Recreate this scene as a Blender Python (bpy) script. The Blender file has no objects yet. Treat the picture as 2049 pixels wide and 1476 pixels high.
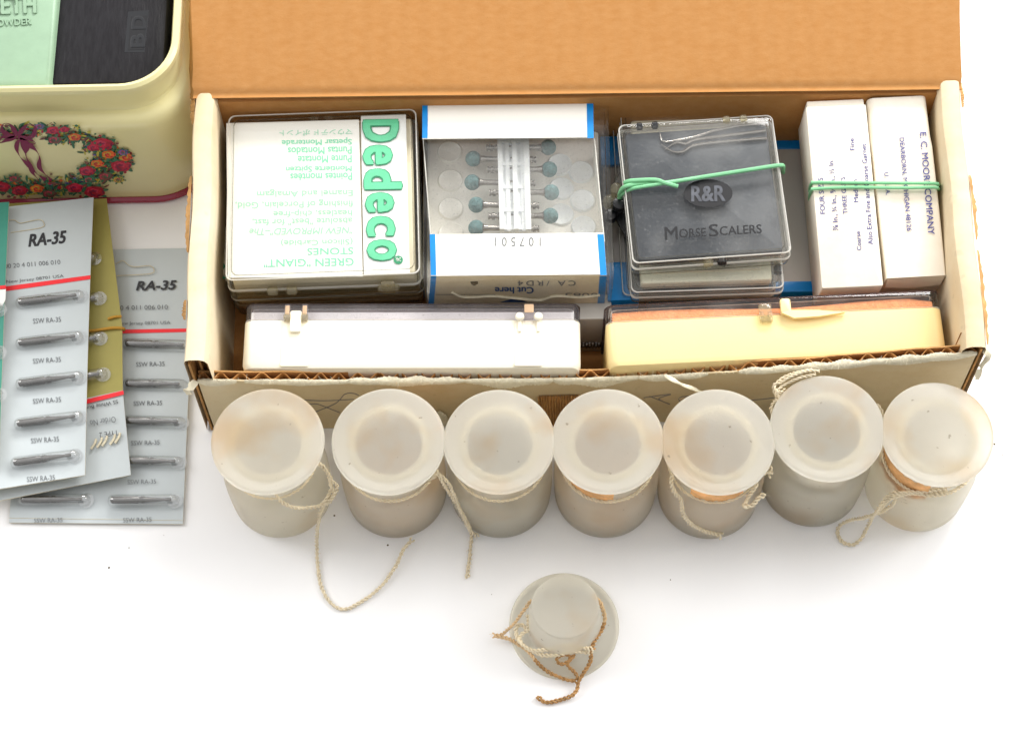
import bpy, math, random
from mathutils import Vector, Matrix
random.seed(7)
S = 0.001                      # everything below is written in millimetres
sc = bpy.context.scene
C = sc.collection
PI = math.pi

# ------------------------------------------------------------------ camera
FPX, CXP, CYP = 4310.0, 1024.5, 738.0
TH, RO, DIST = math.radians(24.0), math.radians(1.07), 730.5
K = 1.0
FWD = Vector((0, math.sin(TH), -math.cos(TH)))
_r0, _u0 = Vector((1, 0, 0)), Vector((0, math.cos(TH), math.sin(TH)))
RGT = _r0*math.cos(RO) - _u0*math.sin(RO)
UPV = _u0*math.cos(RO) + _r0*math.sin(RO)
CAM = -FWD*DIST
cam_d = bpy.data.cameras.new('camera'); cam = bpy.data.objects.new('camera', cam_d); C.objects.link(cam)
cam.matrix_world = Matrix(((RGT.x, UPV.x, -FWD.x, CAM.x*S), (RGT.y, UPV.y, -FWD.y, CAM.y*S), (RGT.z, UPV.z, -FWD.z, CAM.z*S), (0, 0, 0, 1)))
cam_d.sensor_width = 36.0; cam_d.lens = 36.0*FPX/2049.0
cam_d.clip_start = 0.01; cam_d.clip_end = 50.0
sc.camera = cam

# ------------------------------------------------------------------ world, lamps, exposure
w = bpy.data.worlds.new('World'); sc.world = w; w.use_nodes = True
w.node_tree.nodes['Background'].inputs[0].default_value = (1.0, 0.985, 0.97, 1)
# studio surround: bright overhead and behind, dimmer towards the viewer's side
_N, _L = w.node_tree.nodes, w.node_tree.links
_tc = _N.new('ShaderNodeTexCoord'); _dp = _N.new('ShaderNodeVectorMath'); _dp.operation = 'DOT_PRODUCT'; _dp.inputs[1].default_value = (0.0, 0.62, 0.785)
_mr = _N.new('ShaderNodeMapRange'); _mr.inputs[1].default_value = -0.35; _mr.inputs[2].default_value = 0.9; _mr.inputs[3].default_value = 0.24; _mr.inputs[4].default_value = 0.98
_L.new(_tc.outputs['Generated'], _dp.inputs[0]); _L.new(_dp.outputs['Value'], _mr.inputs[0]); _L.new(_mr.outputs[0], _N['Background'].inputs[1])

def area(name, loc, target, sx, sy, energy, col=(1, 1, 1)):
    d = bpy.data.lights.new(name, 'AREA'); d.shape = 'RECTANGLE'; d.size = sx; d.size_y = sy; d.energy = energy; d.color = col
    o = bpy.data.objects.new(name, d); C.objects.link(o); o.location = loc
    o.rotation_euler = (Vector(target)-Vector(loc)).to_track_quat('-Z', 'Y').to_euler()
area('softbox_back', (0.5, 1.25, 0.92), (0.0, 0.02, 0.02), 1.0, 0.36, 26.0, (1, 0.985, 0.96))
area('softbox_right', (1.05, 0.3, 0.85), (0.0, 0.0, 0.02), 0.6, 0.8, 8.0, (1, 0.99, 0.98))
area('softbox_left', (-1.05, 0.35, 0.95), (0.0, 0.0, 0.02), 0.6, 0.8, 6.5, (1, 0.99, 0.98))
sc.view_settings.view_transform = 'Standard'; sc.view_settings.look = 'None'
sc.view_settings.exposure = 0.25; sc.view_settings.gamma = 1.0; sc.view_settings.use_curve_mapping = False
sc.render.engine = 'CYCLES'
cy = sc.cycles
cy.use_denoising = True
try: cy.denoiser = 'OPENIMAGEDENOISE'
except Exception: pass
cy.max_bounces = 20; cy.transmission_bounces = 14; cy.transparent_max_bounces = 40; cy.glossy_bounces = 5; cy.diffuse_bounces = 5
cy.caustics_refractive = True; cy.caustics_reflective = False; cy.blur_glossy = 0.5; cy.sample_clamp_indirect = 6.0

# ------------------------------------------------------------------ projecting measured picture points into the place
def ray(px, py):
    return (FWD + RGT*((px-CXP)/FPX) - UPV*((py-CYP)/FPX)).normalized()
def P(px, py, z=0.0):
    d = ray(px, py); t = (z*K-CAM.z)/d.z; p = CAM + d*t; p.z = z
    return p
def PP(px, py, pt, nrm):
    d = ray(px, py); t = (Vector((pt.x, pt.y, pt.z*K))-CAM).dot(nrm)/d.dot(nrm); p = CAM + d*t; p.z /= K
    return p
def quad(tl, tr, br, bl, z):
    a, b, c, d = (P(*q, z) for q in (tl, tr, br, bl))
    ctr = (a+b+c+d)/4
    ux = ((b-a)+(c-d))/2; uy = ((a-d)+(b-c))/2
    ang = math.atan2(ux.y, ux.x)
    return ctr, ux.length, uy.length, ang
def frame(c, ang, z=0.0, tilt=None):
    m = Matrix.Translation((c.x, c.y, z)) @ Matrix.Rotation(ang, 4, 'Z')
    if tilt: m = m @ tilt
    return m

# ------------------------------------------------------------------ materials
def lin(c):
    if isinstance(c, str):
        c = tuple(int(c[i:i+2], 16)/255 for i in (0, 2, 4))
        c = tuple(x/12.92 if x < .04045 else ((x+.055)/1.055)**2.4 for x in c)
    return (*c[:3], 1.0)
MATS = {}
def pmat(name, col, rough=0.5, metal=0.0, spec=0.5, var=0.0, vscale=60, var2=None, bump=0.0, bscale=300, stretch=(1, 1, 1), coat=0.0, sss=0.0, trans=0.0, ior=1.45, speck=0.0):
    m = bpy.data.materials.new(name); m.use_nodes = True; nt = m.node_tree; N, L = nt.nodes, nt.links
    b = N['Principled BSDF']
    b.inputs['Base Color'].default_value = lin(col); b.inputs['Roughness'].default_value = rough
    b.inputs['Metallic'].default_value = metal; b.inputs['Specular IOR Level'].default_value = spec
    b.inputs['Coat Weight'].default_value = coat; b.inputs['Transmission Weight'].default_value = trans; b.inputs['IOR'].default_value = ior
    if sss: b.inputs['Subsurface Weight'].default_value = sss; b.inputs['Subsurface Radius'].default_value = (0.003, 0.003, 0.002)
    tc = N.new('ShaderNodeTexCoord'); mp = N.new('ShaderNodeMapping'); mp.inputs['Scale'].default_value = stretch
    L.new(tc.outputs['Object'], mp.inputs[0])
    if var or var2:
        n = N.new('ShaderNodeTexNoise'); n.inputs['Scale'].default_value = vscale; n.inputs['Detail'].default_value = 8; n.inputs['Roughness'].default_value = 0.65
        L.new(mp.outputs[0], n.inputs['Vector'])
        r = N.new('ShaderNodeValToRGB'); r.color_ramp.elements[0].position = 0.32; r.color_ramp.elements[1].position = 0.68
        c = lin(col); c2 = lin(var2) if var2 else tuple(min(1, x*(1+var)) for x in c[:3])+(1,)
        c1 = c if var2 else tuple(x*(1-var) for x in c[:3])+(1,)
        r.color_ramp.elements[0].color = c2 if var2 else c1; r.color_ramp.elements[1].color = c1 if var2 else c2
        L.new(n.outputs[0], r.inputs[0]); out = r.outputs[0]
        if speck:
            v = N.new('ShaderNodeTexNoise'); v.inputs['Scale'].default_value = vscale*9; v.inputs['Detail'].default_value = 2
            L.new(tc.outputs['Object'], v.inputs['Vector'])
            rr = N.new('ShaderNodeValToRGB'); rr.color_ramp.elements[0].position = 0.27; rr.color_ramp.elements[1].position = 0.33
            rr.color_ramp.elements[0].color = (1-speck,)*3+(1,); rr.color_ramp.elements[1].color = (1, 1, 1, 1)
            L.new(v.outputs[0], rr.inputs[0])
            mx = N.new('ShaderNodeMixRGB'); mx.blend_type = 'MULTIPLY'; mx.inputs[0].default_value = 1
            L.new(out, mx.inputs[1]); L.new(rr.outputs[0], mx.inputs[2]); out = mx.outputs[0]
        L.new(out, b.inputs['Base Color'])
    if bump:
        n2 = N.new('ShaderNodeTexNoise'); n2.inputs['Scale'].default_value = bscale; n2.inputs['Detail'].default_value = 6
        L.new(mp.outputs[0], n2.inputs['Vector'])
        bp = N.new('ShaderNodeBump'); bp.inputs['Strength'].default_value = bump; bp.inputs['Distance'].default_value = 0.0006
        L.new(n2.outputs[0], bp.inputs['Height']); L.new(bp.outputs[0], b.inputs['Normal'])
    MATS[name] = m; return m

def clear(name, tint=(0.965, 0.965, 0.955), rough=0.03, haze=0.0, hcol=(0.8, 0.8, 0.78), ior=1.47, scratch=True, f0=.022):
    """thin clear plastic: light passes, the surfaces reflect by Fresnel, a little milky haze and fine scratches"""
    m = bpy.data.materials.new(name); m.use_nodes = True; nt = m.node_tree; N, L = nt.nodes, nt.links
    N.remove(N['Principled BSDF']); out = N['Material Output']
    t = N.new('ShaderNodeBsdfTransparent')
    d = N.new('ShaderNodeBsdfDiffuse'); d.inputs[0].default_value = (*hcol, 1)
    tl = N.new('ShaderNodeBsdfTranslucent'); tl.inputs[0].default_value = (*hcol, 1)
    dm = N.new('ShaderNodeMixShader'); dm.inputs[0].default_value = .5
    L.new(d.outputs[0], dm.inputs[1]); L.new(tl.outputs[0], dm.inputs[2])
    a = N.new('ShaderNodeMixShader'); a.inputs[0].default_value = haze
    L.new(t.outputs[0], a.inputs[1]); L.new(dm.outputs[0], a.inputs[2])
    if scratch:
        tc = N.new('ShaderNodeTexCoord')
        n = N.new('ShaderNodeTexNoise'); n.inputs['Scale'].default_value = 900; n.inputs['Detail'].default_value = 4; n.inputs['Roughness'].default_value = .8
        L.new(tc.outputs['Object'], n.inputs['Vector'])
        n3 = N.new('ShaderNodeTexNoise'); n3.inputs['Scale'].default_value = 45; L.new(tc.outputs['Object'], n3.inputs['Vector'])
        r = N.new('ShaderNodeMapRange'); r.inputs[1].default_value = .58; r.inputs[2].default_value = .74; r.inputs[3].default_value = haze; r.inputs[4].default_value = min(1, haze+.28)
        L.new(n.outputs[0], r.inputs[0])
        r2 = N.new('ShaderNodeMapRange'); r2.inputs[1].default_value = .45; r2.inputs[2].default_value = .75; r2.inputs[3].default_value = 0; r2.inputs[4].default_value = .12
        L.new(n3.outputs[0], r2.inputs[0])
        ad = N.new('ShaderNodeMath'); ad.operation = 'ADD'; L.new(r.outputs[0], ad.inputs[0]); L.new(r2.outputs[0], ad.inputs[1])
        L.new(ad.outputs[0], a.inputs[0])
    g = N.new('ShaderNodeBsdfGlossy'); g.inputs['Roughness'].default_value = rough; g.inputs[0].default_value = (1, 1, 1, 1)
    lw_ = N.new('ShaderNodeLayerWeight'); lw_.inputs[0].default_value = .5
    pw_ = N.new('ShaderNodeMath'); pw_.operation = 'POWER'; pw_.inputs[1].default_value = 3.6; L.new(lw_.outputs['Facing'], pw_.inputs[0])
    fr = N.new('ShaderNodeMath'); fr.operation = 'MULTIPLY_ADD'; fr.inputs[1].default_value = .62; fr.inputs[2].default_value = f0; L.new(pw_.outputs[0], fr.inputs[0])
    tm = N.new('ShaderNodeMixRGB'); tm.inputs[1].default_value = (*tint, 1); tm.inputs[2].default_value = (tint[0]*.6, tint[1]*.6, tint[2]*.57, 1)
    p2 = N.new('ShaderNodeMath'); p2.operation = 'POWER'; p2.inputs[1].default_value = 3.0; L.new(lw_.outputs['Facing'], p2.inputs[0]); L.new(p2.outputs[0], tm.inputs[0]); L.new(tm.outputs[0], t.inputs[0])
    mx = N.new('ShaderNodeMixShader'); L.new(fr.outputs[0], mx.inputs[0]); L.new(a.outputs[0], mx.inputs[1]); L.new(g.outputs[0], mx.inputs[2])
    L.new(mx.outputs[0], out.inputs[0]); MATS[name] = m; return m

pmat('table_white', (0.86, 0.86, 0.87), 0.55, var=0.01, vscale=8)
pmat('kraft', (0.485, 0.225, 0.070), 0.85, spec=.15, var2=(0.53, 0.265, 0.095), vscale=260, bump=.09, bscale=1500, stretch=(1.0, 2.2, 1), speck=.14)
pmat('kraft_dark', (0.40, 0.21, 0.075), 0.9, spec=.1, var=.25, vscale=90, bump=.5, bscale=500)
pmat('kraft_edge', (0.50, 0.28, 0.11), 0.9, spec=.1, var=.3, vscale=160, bump=.6, bscale=600)
pmat('cream_liner', (0.74, 0.655, 0.48), 0.75, spec=.2, var2=(0.64, 0.50, 0.31), vscale=22, bump=.3, bscale=180, speck=.1)
pmat('cream_shaded', (0.66, 0.56, 0.37), 0.8, spec=.15, var2=(0.54, 0.41, 0.23), vscale=24, bump=.3, bscale=180, speck=.12)  # darker copy of cream_liner, the front wall's shade put into its colour
pmat('cream_torn', (0.72, 0.66, 0.50), 0.9, spec=.1, var=.12, vscale=300, bump=.8, bscale=900)
pmat('paper_white', (0.86, 0.82, 0.73), 0.6, spec=.3, var2=(0.80, 0.71, 0.57), vscale=34, speck=.06, bump=.1, bscale=400)
pmat('card_white', (0.86, 0.85, 0.80), 0.5, spec=.4, var2=(0.84, 0.82, 0.74), vscale=18)
pmat('print_card', (0.90, 0.91, 0.89), 0.45)
pmat('blue_print', (0.0, 0.21, 0.58), 0.35, var=.12, vscale=120, speck=.2)
pmat('green_print', (0.12, 0.62, 0.33), 0.5, var=.08, vscale=200)
pmat('green_soft', (0.20, 0.66, 0.41), 0.5)
pmat('green_pale', (0.34, 0.68, 0.47), 0.5)
pmat('green_outline', (0.0, 0.27, 0.11), 0.5)
pmat('ink_black', (0.025, 0.025, 0.03), 0.5)
pmat('ink_grey', (0.13, 0.14, 0.15), 0.6)
pmat('ink_blue', (0.055, 0.06, 0.26), 0.6)
pmat('ink_deepblue', (0.01, 0.06, 0.19), 0.5)
pmat('red_print', (0.85, 0.02, 0.03), 0.45)
pmat('white_print', (0.85, 0.86, 0.82), 0.5)
pmat('tin_cream', (0.70, 0.64, 0.34), 0.28, spec=.5, var=.02, vscale=20, coat=.3)
pmat('tin_crimson', (0.26, 0.004, 0.035), 0.25, coat=.5)
pmat('powder_mint', (0.25, 0.375, 0.255), 0.45, var=.05, vscale=150, bump=.1)
pmat('black_case', (0.007, 0.006, 0.008), 0.5, spec=.22, var2=(0.017, 0.016, 0.019), vscale=150, stretch=(5, 0.9, 1), bump=.35, bscale=220)
pmat('black_plain', (0.012, 0.013, 0.016), 0.3)
pmat('black_insert', (0.030, 0.038, 0.052), 0.55, var2=(0.021, 0.027, 0.037), vscale=40, speck=0)
pmat('black_stamp', (0.006, 0.006, 0.008), 0.35)
pmat('grey_letter', (0.095, 0.10, 0.115), 0.6, spec=.2, var=.3, vscale=300)
pmat('dark_sheen', (0.02, 0.021, 0.024), 0.4)
pmat('grey_stamp', (0.17, 0.18, 0.20), 0.5, var=.25, vscale=300)
pmat('ivory_plastic', (0.85, 0.80, 0.66), 0.3, sss=.15, spec=.5, var=.01)
pmat('yellow_plastic', (0.88, 0.70, 0.34), 0.32, sss=.1, var=.02, vscale=30)
pmat('sponge', (0.88, 0.33, 0.14), 0.95, spec=.05, var=.2, vscale=700, bump=1.0, bscale=1400)
pmat('yellow_insert', (0.84, 0.76, 0.56), 0.7, var=.06, vscale=60)
pmat('pale_insert', (0.78, 0.76, 0.60), 0.6)
pmat('pouch_grey', (0.52, 0.50, 0.46), 0.35, var=.05, vscale=40)
pmat('bar_white', (0.86, 0.88, 0.89), 0.35, sss=.1)
pmat('steel', (0.34, 0.32, 0.30), 0.22, metal=1.0, var=.12, vscale=200)
pmat('bur_steel', (0.17, 0.165, 0.16), 0.24, metal=1.0, var=.25, vscale=300)  # darker than steel, shadow inside the blisters is put into the colour
pmat('steel_dark', (0.20, 0.19, 0.18), 0.35, metal=1.0, var=.3, vscale=400, bump=.4, bscale=900)
pmat('stone_green', (0.13, 0.235, 0.24), 0.95, spec=.1, var=.35, vscale=900, bump=.9, bscale=1500)
pmat('bur_card', (0.50, 0.545, 0.56), 0.45, var=.03, vscale=60)
pmat('olive_card', (0.33, 0.29, 0.075), 0.45, var=.06, vscale=60)
pmat('teal_card', (0.045, 0.25, 0.19), 0.4, var=.08, vscale=60)
pmat('card_core', (0.58, 0.52, 0.38), 0.9, var=.15, vscale=300)
pmat('twine', (0.74, 0.65, 0.48), 0.9, spec=.1, var=.12, vscale=300)
pmat('twine_gold', (0.66, 0.47, 0.27), 0.9, spec=.1, var=.2, vscale=200)
pmat('twine_brown', (0.42, 0.24, 0.10), 0.9, spec=.1, var=.35, vscale=250)
pmat('rubber_green', (0.20, 0.52, 0.27), 0.5, var=.08, vscale=200)
pmat('rubber_orange', (0.50, 0.26, 0.03), 0.5)
pmat('label_remnant', (0.68, 0.36, 0.14), 0.8, var=.4, vscale=180, bump=.4)
pmat('residue_and_reflection', (0.55, 0.38, 0.24), 0.9, var=.15, vscale=60)  # bottle residue, also paints brown reflections on the ivory case hinges
pmat('residue_grey', (0.36, 0.35, 0.31), 0.9, var=.15, vscale=60)
pmat('dirt', (0.10, 0.07, 0.03), 0.9)
pmat('pencil', (0.22, 0.20, 0.19), 0.8)
pmat('leaf_green', (0.03, 0.13, 0.07), 0.5, var=.4, vscale=300)
pmat('rose_red', (0.40, 0.006, 0.035), 0.45, var=.5, vscale=400)
pmat('rose_pink', (0.52, 0.035, 0.09), 0.45)
pmat('bloom_orange', (0.62, 0.11, 0.02), 0.45, var=.4, vscale=400)
pmat('bloom_brown', (0.16, 0.05, 0.045), 0.5, var=.5, vscale=400)
pmat('bloom_violet', (0.12, 0.10, 0.32), 0.5, var=.3, vscale=400)
pmat('bloom_yellow', (0.45, 0.38, 0.05), 0.5, var=.3, vscale=400)
pmat('ribbon_plum', (0.16, 0.002, 0.045), 0.4)
clear('clear_plastic', (0.975, 0.975, 0.968), 0.04, haze=.01)
clear('clear_clean', (0.985, 0.985, 0.98), 0.04, haze=.0, scratch=False)
clear('clear_yellowed', (0.95, 0.94, 0.88), 0.05, haze=.06, hcol=(.75, .70, .5))
clear('clear_smoky', (0.92, 0.90, 0.91), 0.05, haze=.10, hcol=(.72, .68, .70))
clear('bubble', (0.97, 0.97, 0.97), 0.12, haze=.30, hcol=(.9, .9, .88), scratch=False)
pmat('tray_gloss', (0.84, 0.81, 0.75), 0.15)
pmat('tray_pale', (0.86, 0.83, 0.77), 0.4, var=.06, vscale=30)
clear('edge_highlight', (0.97, 0.96, 0.93), 0.06, haze=.72, hcol=(.97, .96, .92), scratch=False)  # pale beads paint the bright refraction lines along clear case edges
clear('clear_edge_smoke', (0.42, 0.36, 0.37), 0.1, haze=.3, hcol=(.25, .2, .2), scratch=False)
clear('edge_dark_line', (0.74, 0.73, 0.68), 0.08, haze=.06, hcol=(.4, .39, .34), scratch=False)  # dark beads paint the dark refraction lines beside the bright ones
clear('clear_film', (0.97, 0.97, 0.97), 0.10, haze=.04, hcol=(.8, .8, .78), scratch=False)
clear('blister', (0.965, 0.97, 0.975), 0.03, haze=.05, scratch=False, f0=.12)
clear('clear_knob', (0.90, 0.87, 0.74), 0.05, haze=.22, hcol=(.85, .78, .6), scratch=False)

def frosted(name, col, rough=.42, dif=.5, see=.2, dcol=(0.94, 0.92, 0.85), stain=(0.86, 0.66, 0.44), bump=.15):
    """ground glass: rough refraction, some light scattered at the ground skin, faint tan stains that differ from bottle to bottle"""
    m = bpy.data.materials.new(name); m.use_nodes = True; nt = m.node_tree; N, L = nt.nodes, nt.links
    b = N['Principled BSDF']; out = N['Material Output']
    b.inputs['Base Color'].default_value = (*col, 1); b.inputs['Roughness'].default_value = rough
    b.inputs['Transmission Weight'].default_value = 1.0; b.inputs['IOR'].default_value = 1.42
    tc = N.new('ShaderNodeTexCoord'); oi = N.new('ShaderNodeObjectInfo')
    ml = N.new('ShaderNodeMath'); ml.operation = 'MULTIPLY'; ml.inputs[1].default_value = 7.0; L.new(oi.outputs['Random'], ml.inputs[0])
    va = N.new('ShaderNodeVectorMath'); va.operation = 'ADD'; L.new(tc.outputs['Object'], va.inputs[0]); L.new(ml.outputs[0], va.inputs[1])
    st = N.new('ShaderNodeTexNoise'); st.inputs['Scale'].default_value = 48; st.inputs['Detail'].default_value = 3; L.new(va.outputs[0], st.inputs['Vector'])
    rp = N.new('ShaderNodeValToRGB'); rp.color_ramp.elements[0].position = .50; rp.color_ramp.elements[1].position = .72
    rp.color_ramp.elements[0].color = (*dcol, 1); rp.color_ramp.elements[1].color = (*stain, 1); L.new(st.outputs[0], rp.inputs[0])
    sp = N.new('ShaderNodeTexNoise'); sp.inputs['Scale'].default_value = 420; sp.inputs['Detail'].default_value = 2; L.new(va.outputs[0], sp.inputs['Vector'])
    r3 = N.new('ShaderNodeValToRGB'); r3.color_ramp.elements[0].position = .23; r3.color_ramp.elements[1].position = .28; r3.color_ramp.elements[0].color = (.22, .15, .08, 1); r3.color_ramp.elements[1].color = (1, 1, 1, 1); L.new(sp.outputs[0], r3.inputs[0])
    mu = N.new('ShaderNodeMixRGB'); mu.blend_type = 'MULTIPLY'; mu.inputs[0].default_value = 1; L.new(rp.outputs[0], mu.inputs[1]); L.new(r3.outputs[0], mu.inputs[2])
    tl = N.new('ShaderNodeBsdfTranslucent'); d = N.new('ShaderNodeBsdfDiffuse')
    for x in (tl, d): L.new(mu.outputs[0], x.inputs[0])
    a = N.new('ShaderNodeMixShader'); a.inputs[0].default_value = .45; L.new(tl.outputs[0], a.inputs[1]); L.new(d.outputs[0], a.inputs[2])
    mx = N.new('ShaderNodeMixShader'); mx.inputs[0].default_value = dif
    n = N.new('ShaderNodeTexNoise'); n.inputs['Scale'].default_value = 1600; n.inputs['Detail'].default_value = 3
    L.new(tc.outputs['Object'], n.inputs['Vector'])
    bp = N.new('ShaderNodeBump'); bp.inputs['Strength'].default_value = bump; bp.inputs['Distance'].default_value = .0002
    L.new(n.outputs[0], bp.inputs['Height'])
    for x in (b, d): L.new(bp.outputs[0], x.inputs['Normal'])
    L.new(b.outputs[0], mx.inputs[1]); L.new(a.outputs[0], mx.inputs[2])
    tp = N.new('ShaderNodeBsdfTransparent'); tp.inputs[0].default_value = (.98, .96, .90, 1); m2 = N.new('ShaderNodeMixShader'); m2.inputs[0].default_value = see
    L.new(mx.outputs[0], m2.inputs[1]); L.new(tp.outputs[0], m2.inputs[2]); L.new(m2.outputs[0], out.inputs[0]); MATS[name] = m
pmat('ground_joint', (0.92, 0.88, 0.76), .8)
clear('joint_bright_ring', (0.99, 0.98, 0.95), 0.4, haze=.30, hcol=(.96, .92, .80), scratch=False, f0=.0)  # hazy rings added inside each stopper paint the bright ring in the glass
frosted('frosted_glass', (0.985, 0.975, 0.93), .30, .36, .36)
frosted('frosted_loose', (0.99, 0.98, 0.94), .34, .50, .42, dcol=(0.95, 0.93, 0.85))
frosted('frosted_stopper', (0.985, 0.975, 0.93), .42, .44, .11)

# ------------------------------------------------------------------ mesh helpers (millimetres, world space unless a matrix is given)
class MB:
    def __init__(s): s.v, s.f, s.m, s.mats = [], [], [], []
    def mi(s, mat):
        if mat not in s.mats: s.mats.append(mat)
        return s.mats.index(mat)
    def add(s, verts, faces, mat, M=None):
        k = len(s.v); i = s.mi(mat)
        s.v += [(M @ Vector(v)) if M else Vector(v) for v in verts]
        s.f += [tuple(a+k for a in f) for f in faces]; s.m += [i]*len(faces)
        return s
    def loft(s, rings, mat, M=None, cap0=True, cap1=True, closed=False):
        n = len(rings[0]); vs = [p for r in rings for p in r]; fs = []
        R = len(rings)
        for a in range(R if closed else R-1):
            b = (a+1) % R
            for i in range(n):
                j = (i+1) % n
                fs.append((a*n+i, a*n+j, b*n+j, b*n+i))
        if not closed:
            if cap0: fs.append(tuple(reversed(range(n))))
            if cap1: fs.append(tuple(range((R-1)*n, R*n)))
        return s.add(vs, fs, mat, M)
    def build(s, name, parent=None, angle=35, smooth=True):
        inv = INV[parent.name] if parent else Matrix()
        me = bpy.data.meshes.new(name)
        vv = [inv @ v for v in s.v]
        me.from_pydata([(v.x*S, v.y*S, v.z*S*K) for v in vv], [], s.f)
        for m in s.mats: me.materials.append(MATS[m])
        me.polygons.foreach_set('material_index', s.m)
        if smooth:
            me.polygons.foreach_set('use_smooth', [True]*len(me.polygons))
        me.validate(); me.update()
        import bmesh
        bm = bmesh.new(); bm.from_mesh(me)
        bmesh.ops.recalc_face_normals(bm, faces=bm.faces); bm.to_mesh(me); bm.free()
        if smooth: me.set_sharp_from_angle(angle=math.radians(angle))
        o = bpy.data.objects.new(name, me); C.objects.link(o)
        if parent: o.parent = parent
        INV[o.name] = inv
        return o
INV = {}
def thing(name, label, cat, M=None, group=None):
    o = bpy.data.objects.new(name, None); C.objects.link(o); o.empty_display_size = .01
    M = M or Matrix()
    loc, rot, _ = M.decompose()
    o.location = (loc.x*S, loc.y*S, loc.z*S*K); o.rotation_mode = 'XYZ'; o.rotation_euler = rot.to_euler()
    INV[o.name] = (Matrix.Translation(loc) @ rot.to_matrix().to_4x4()).inverted()
    o['label'] = label; o['category'] = cat
    if group: o['group'] = group
    return o
def tag(o, label, cat, group=None):
    o['label'] = label; o['category'] = cat
    if group: o['group'] = group
    return o

def rrect(w, d, r, n=5, z=0.0, cx=0, cy=0):
    r = max(0.01, min(r, w/2-.01, d/2-.01)); out = []
    for (sx, sy, a0) in ((1, 1, 0), (-1, 1, 90), (-1, -1, 180), (1, -1, 270)):
        for i in range(n+1):
            a = math.radians(a0+90*i/n)
            out.append(Vector((cx+sx*(w/2-r)+r*math.cos(a), cy+sy*(d/2-r)+r*math.sin(a), z)))
    return out
def block(mb, w, d, h, mat, M=None, r=.4, b=.3, z=0, cx=0, cy=0, n=4):
    b = min(b, h/2.1)
    mb.loft([rrect(w-2*b, d-2*b, r-b if r > b else .05, n, z, cx, cy), rrect(w-.6*b, d-.6*b, r, n, z+.3*b, cx, cy), rrect(w, d, r, n, z+b, cx, cy),
             rrect(w, d, r, n, z+h-b, cx, cy), rrect(w-.6*b, d-.6*b, r, n, z+h-.3*b, cx, cy), rrect(w-2*b, d-2*b, r-b if r > b else .05, n, z+h, cx, cy)], mat, M)
def tray(mb, w, d, h, t, mat, M=None, r=2, b=.8, z=0, flip=False, n=5):
    rings = [rrect(w-2*b, d-2*b, r, n, 0), rrect(w-.6*b, d-.6*b, r, n, .3*b), rrect(w, d, r, n, b), rrect(w, d, r, n, h-.2), rrect(w-.4, d-.4, r, n, h),
             rrect(w-2*t+.4, d-2*t+.4, max(r-t, .2), n, h), rrect(w-2*t, d-2*t, max(r-t, .2), n, h-.2), rrect(w-2*t, d-2*t, max(r-t, .2), n, t+.4), rrect(w-2*t-.8, d-2*t-.8, max(r-t, .2), n, t)]
    F = Matrix.Translation((0, 0, z))
    if flip: F = Matrix.Translation((0, 0, z+h)) @ Matrix.Rotation(PI, 4, 'X')
    mb.loft(rings, mat, (M @ F) if M else F)
def lathe(mb, prof, mat, M=None, n=64, cap0=True, cap1=True):
    mb.loft([[Vector((r*math.cos(2*PI*i/n), r*math.sin(2*PI*i/n), z)) for i in range(n)] for r, z in prof], mat, M, cap0, cap1)
def lathe_closed(mb, prof, mat, M=None, n=64):
    lathe(mb, prof, mat, M, n, True, True)
def smooth_path(pts, step=.6):
    pts = [Vector(p) for p in pts]; q = [pts[0]*2-pts[1]]+pts+[pts[-1]*2-pts[-2]]; out = []
    for i in range(1, len(q)-2):
        a, b, c, d = q[i-1:i+3]; n = max(2, int((c-b).length/step))
        for k in range(n):
            t = k/n
            out.append(.5*((2*b)+(c-a)*t+(2*a-5*b+4*c-d)*t*t+(3*b-a-3*c+d)*t**3))
    out.append(pts[-1]); return out
def frames(path):
    T = [(path[min(i+1, len(path)-1)]-path[max(i-1, 0)]).normalized() for i in range(len(path))]
    n = T[0].orthogonal().normalized(); N = []
    for t in T:
        n = (n-t*n.dot(t)).normalized(); N.append(n)
    return T, N
def tube(mb, path, r, mat, n=8, M=None, rfun=None):
    T, N = frames(path); rings = []
    for i, p in enumerate(path):
        b = T[i].cross(N[i]); rr = r*(rfun(i/(len(path)-1)) if rfun else 1)
        rings.append([p+(N[i]*math.cos(2*PI*k/n)+b*math.sin(2*PI*k/n))*rr for k in range(n)])
    mb.loft(rings, mat, M)
def yarn(mb, pts, r=.75, mat='twine', pitch=2.9, strands=2, fuzz=1.1, mat2=None, fray=True):
    r *= .88; path = smooth_path(pts, .35); T, N = frames(path); L = len(path)
    dist = [0]
    for i in range(1, L): dist.append(dist[-1]+(path[i]-path[i-1]).length)
    wob = random.random()*9
    for s in range(strands):
        q = []
        for i, p in enumerate(path):
            a = 2*PI*(dist[i]/pitch+s/strands); b = T[i].cross(N[i])
            k = .54*r*(1+.2*math.sin(dist[i]*1.3+s*2+wob)+.15*math.sin(dist[i]*.37+s))
            if fray: k *= 1+1.2*max(0, 1-(dist[-1]-dist[i])/2.0)
            q.append(p+(N[i]*math.cos(a)+b*math.sin(a))*k)
        if mat2:
            h = int(len(q)*.5); tube(mb, q[:h+1], r*.5, mat, 6); tube(mb, q[h:], r*.5, mat2, 6)
        else: tube(mb, q, r*.5, mat, 6)
    for k in range(int(dist[-1]*fuzz)):
        i = random.randrange(L); d = Vector((random.gauss(0, 1), random.gauss(0, 1), random.gauss(0, .6))).normalized()
        a = path[i]+d*r*.7; b = a+d*random.uniform(.3, 1.0)+T[i]*random.uniform(-1, 1)
        tube(mb, [a, (a+b)/2+Vector((0, 0, .2)), b], .05, mat, 3)

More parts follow.
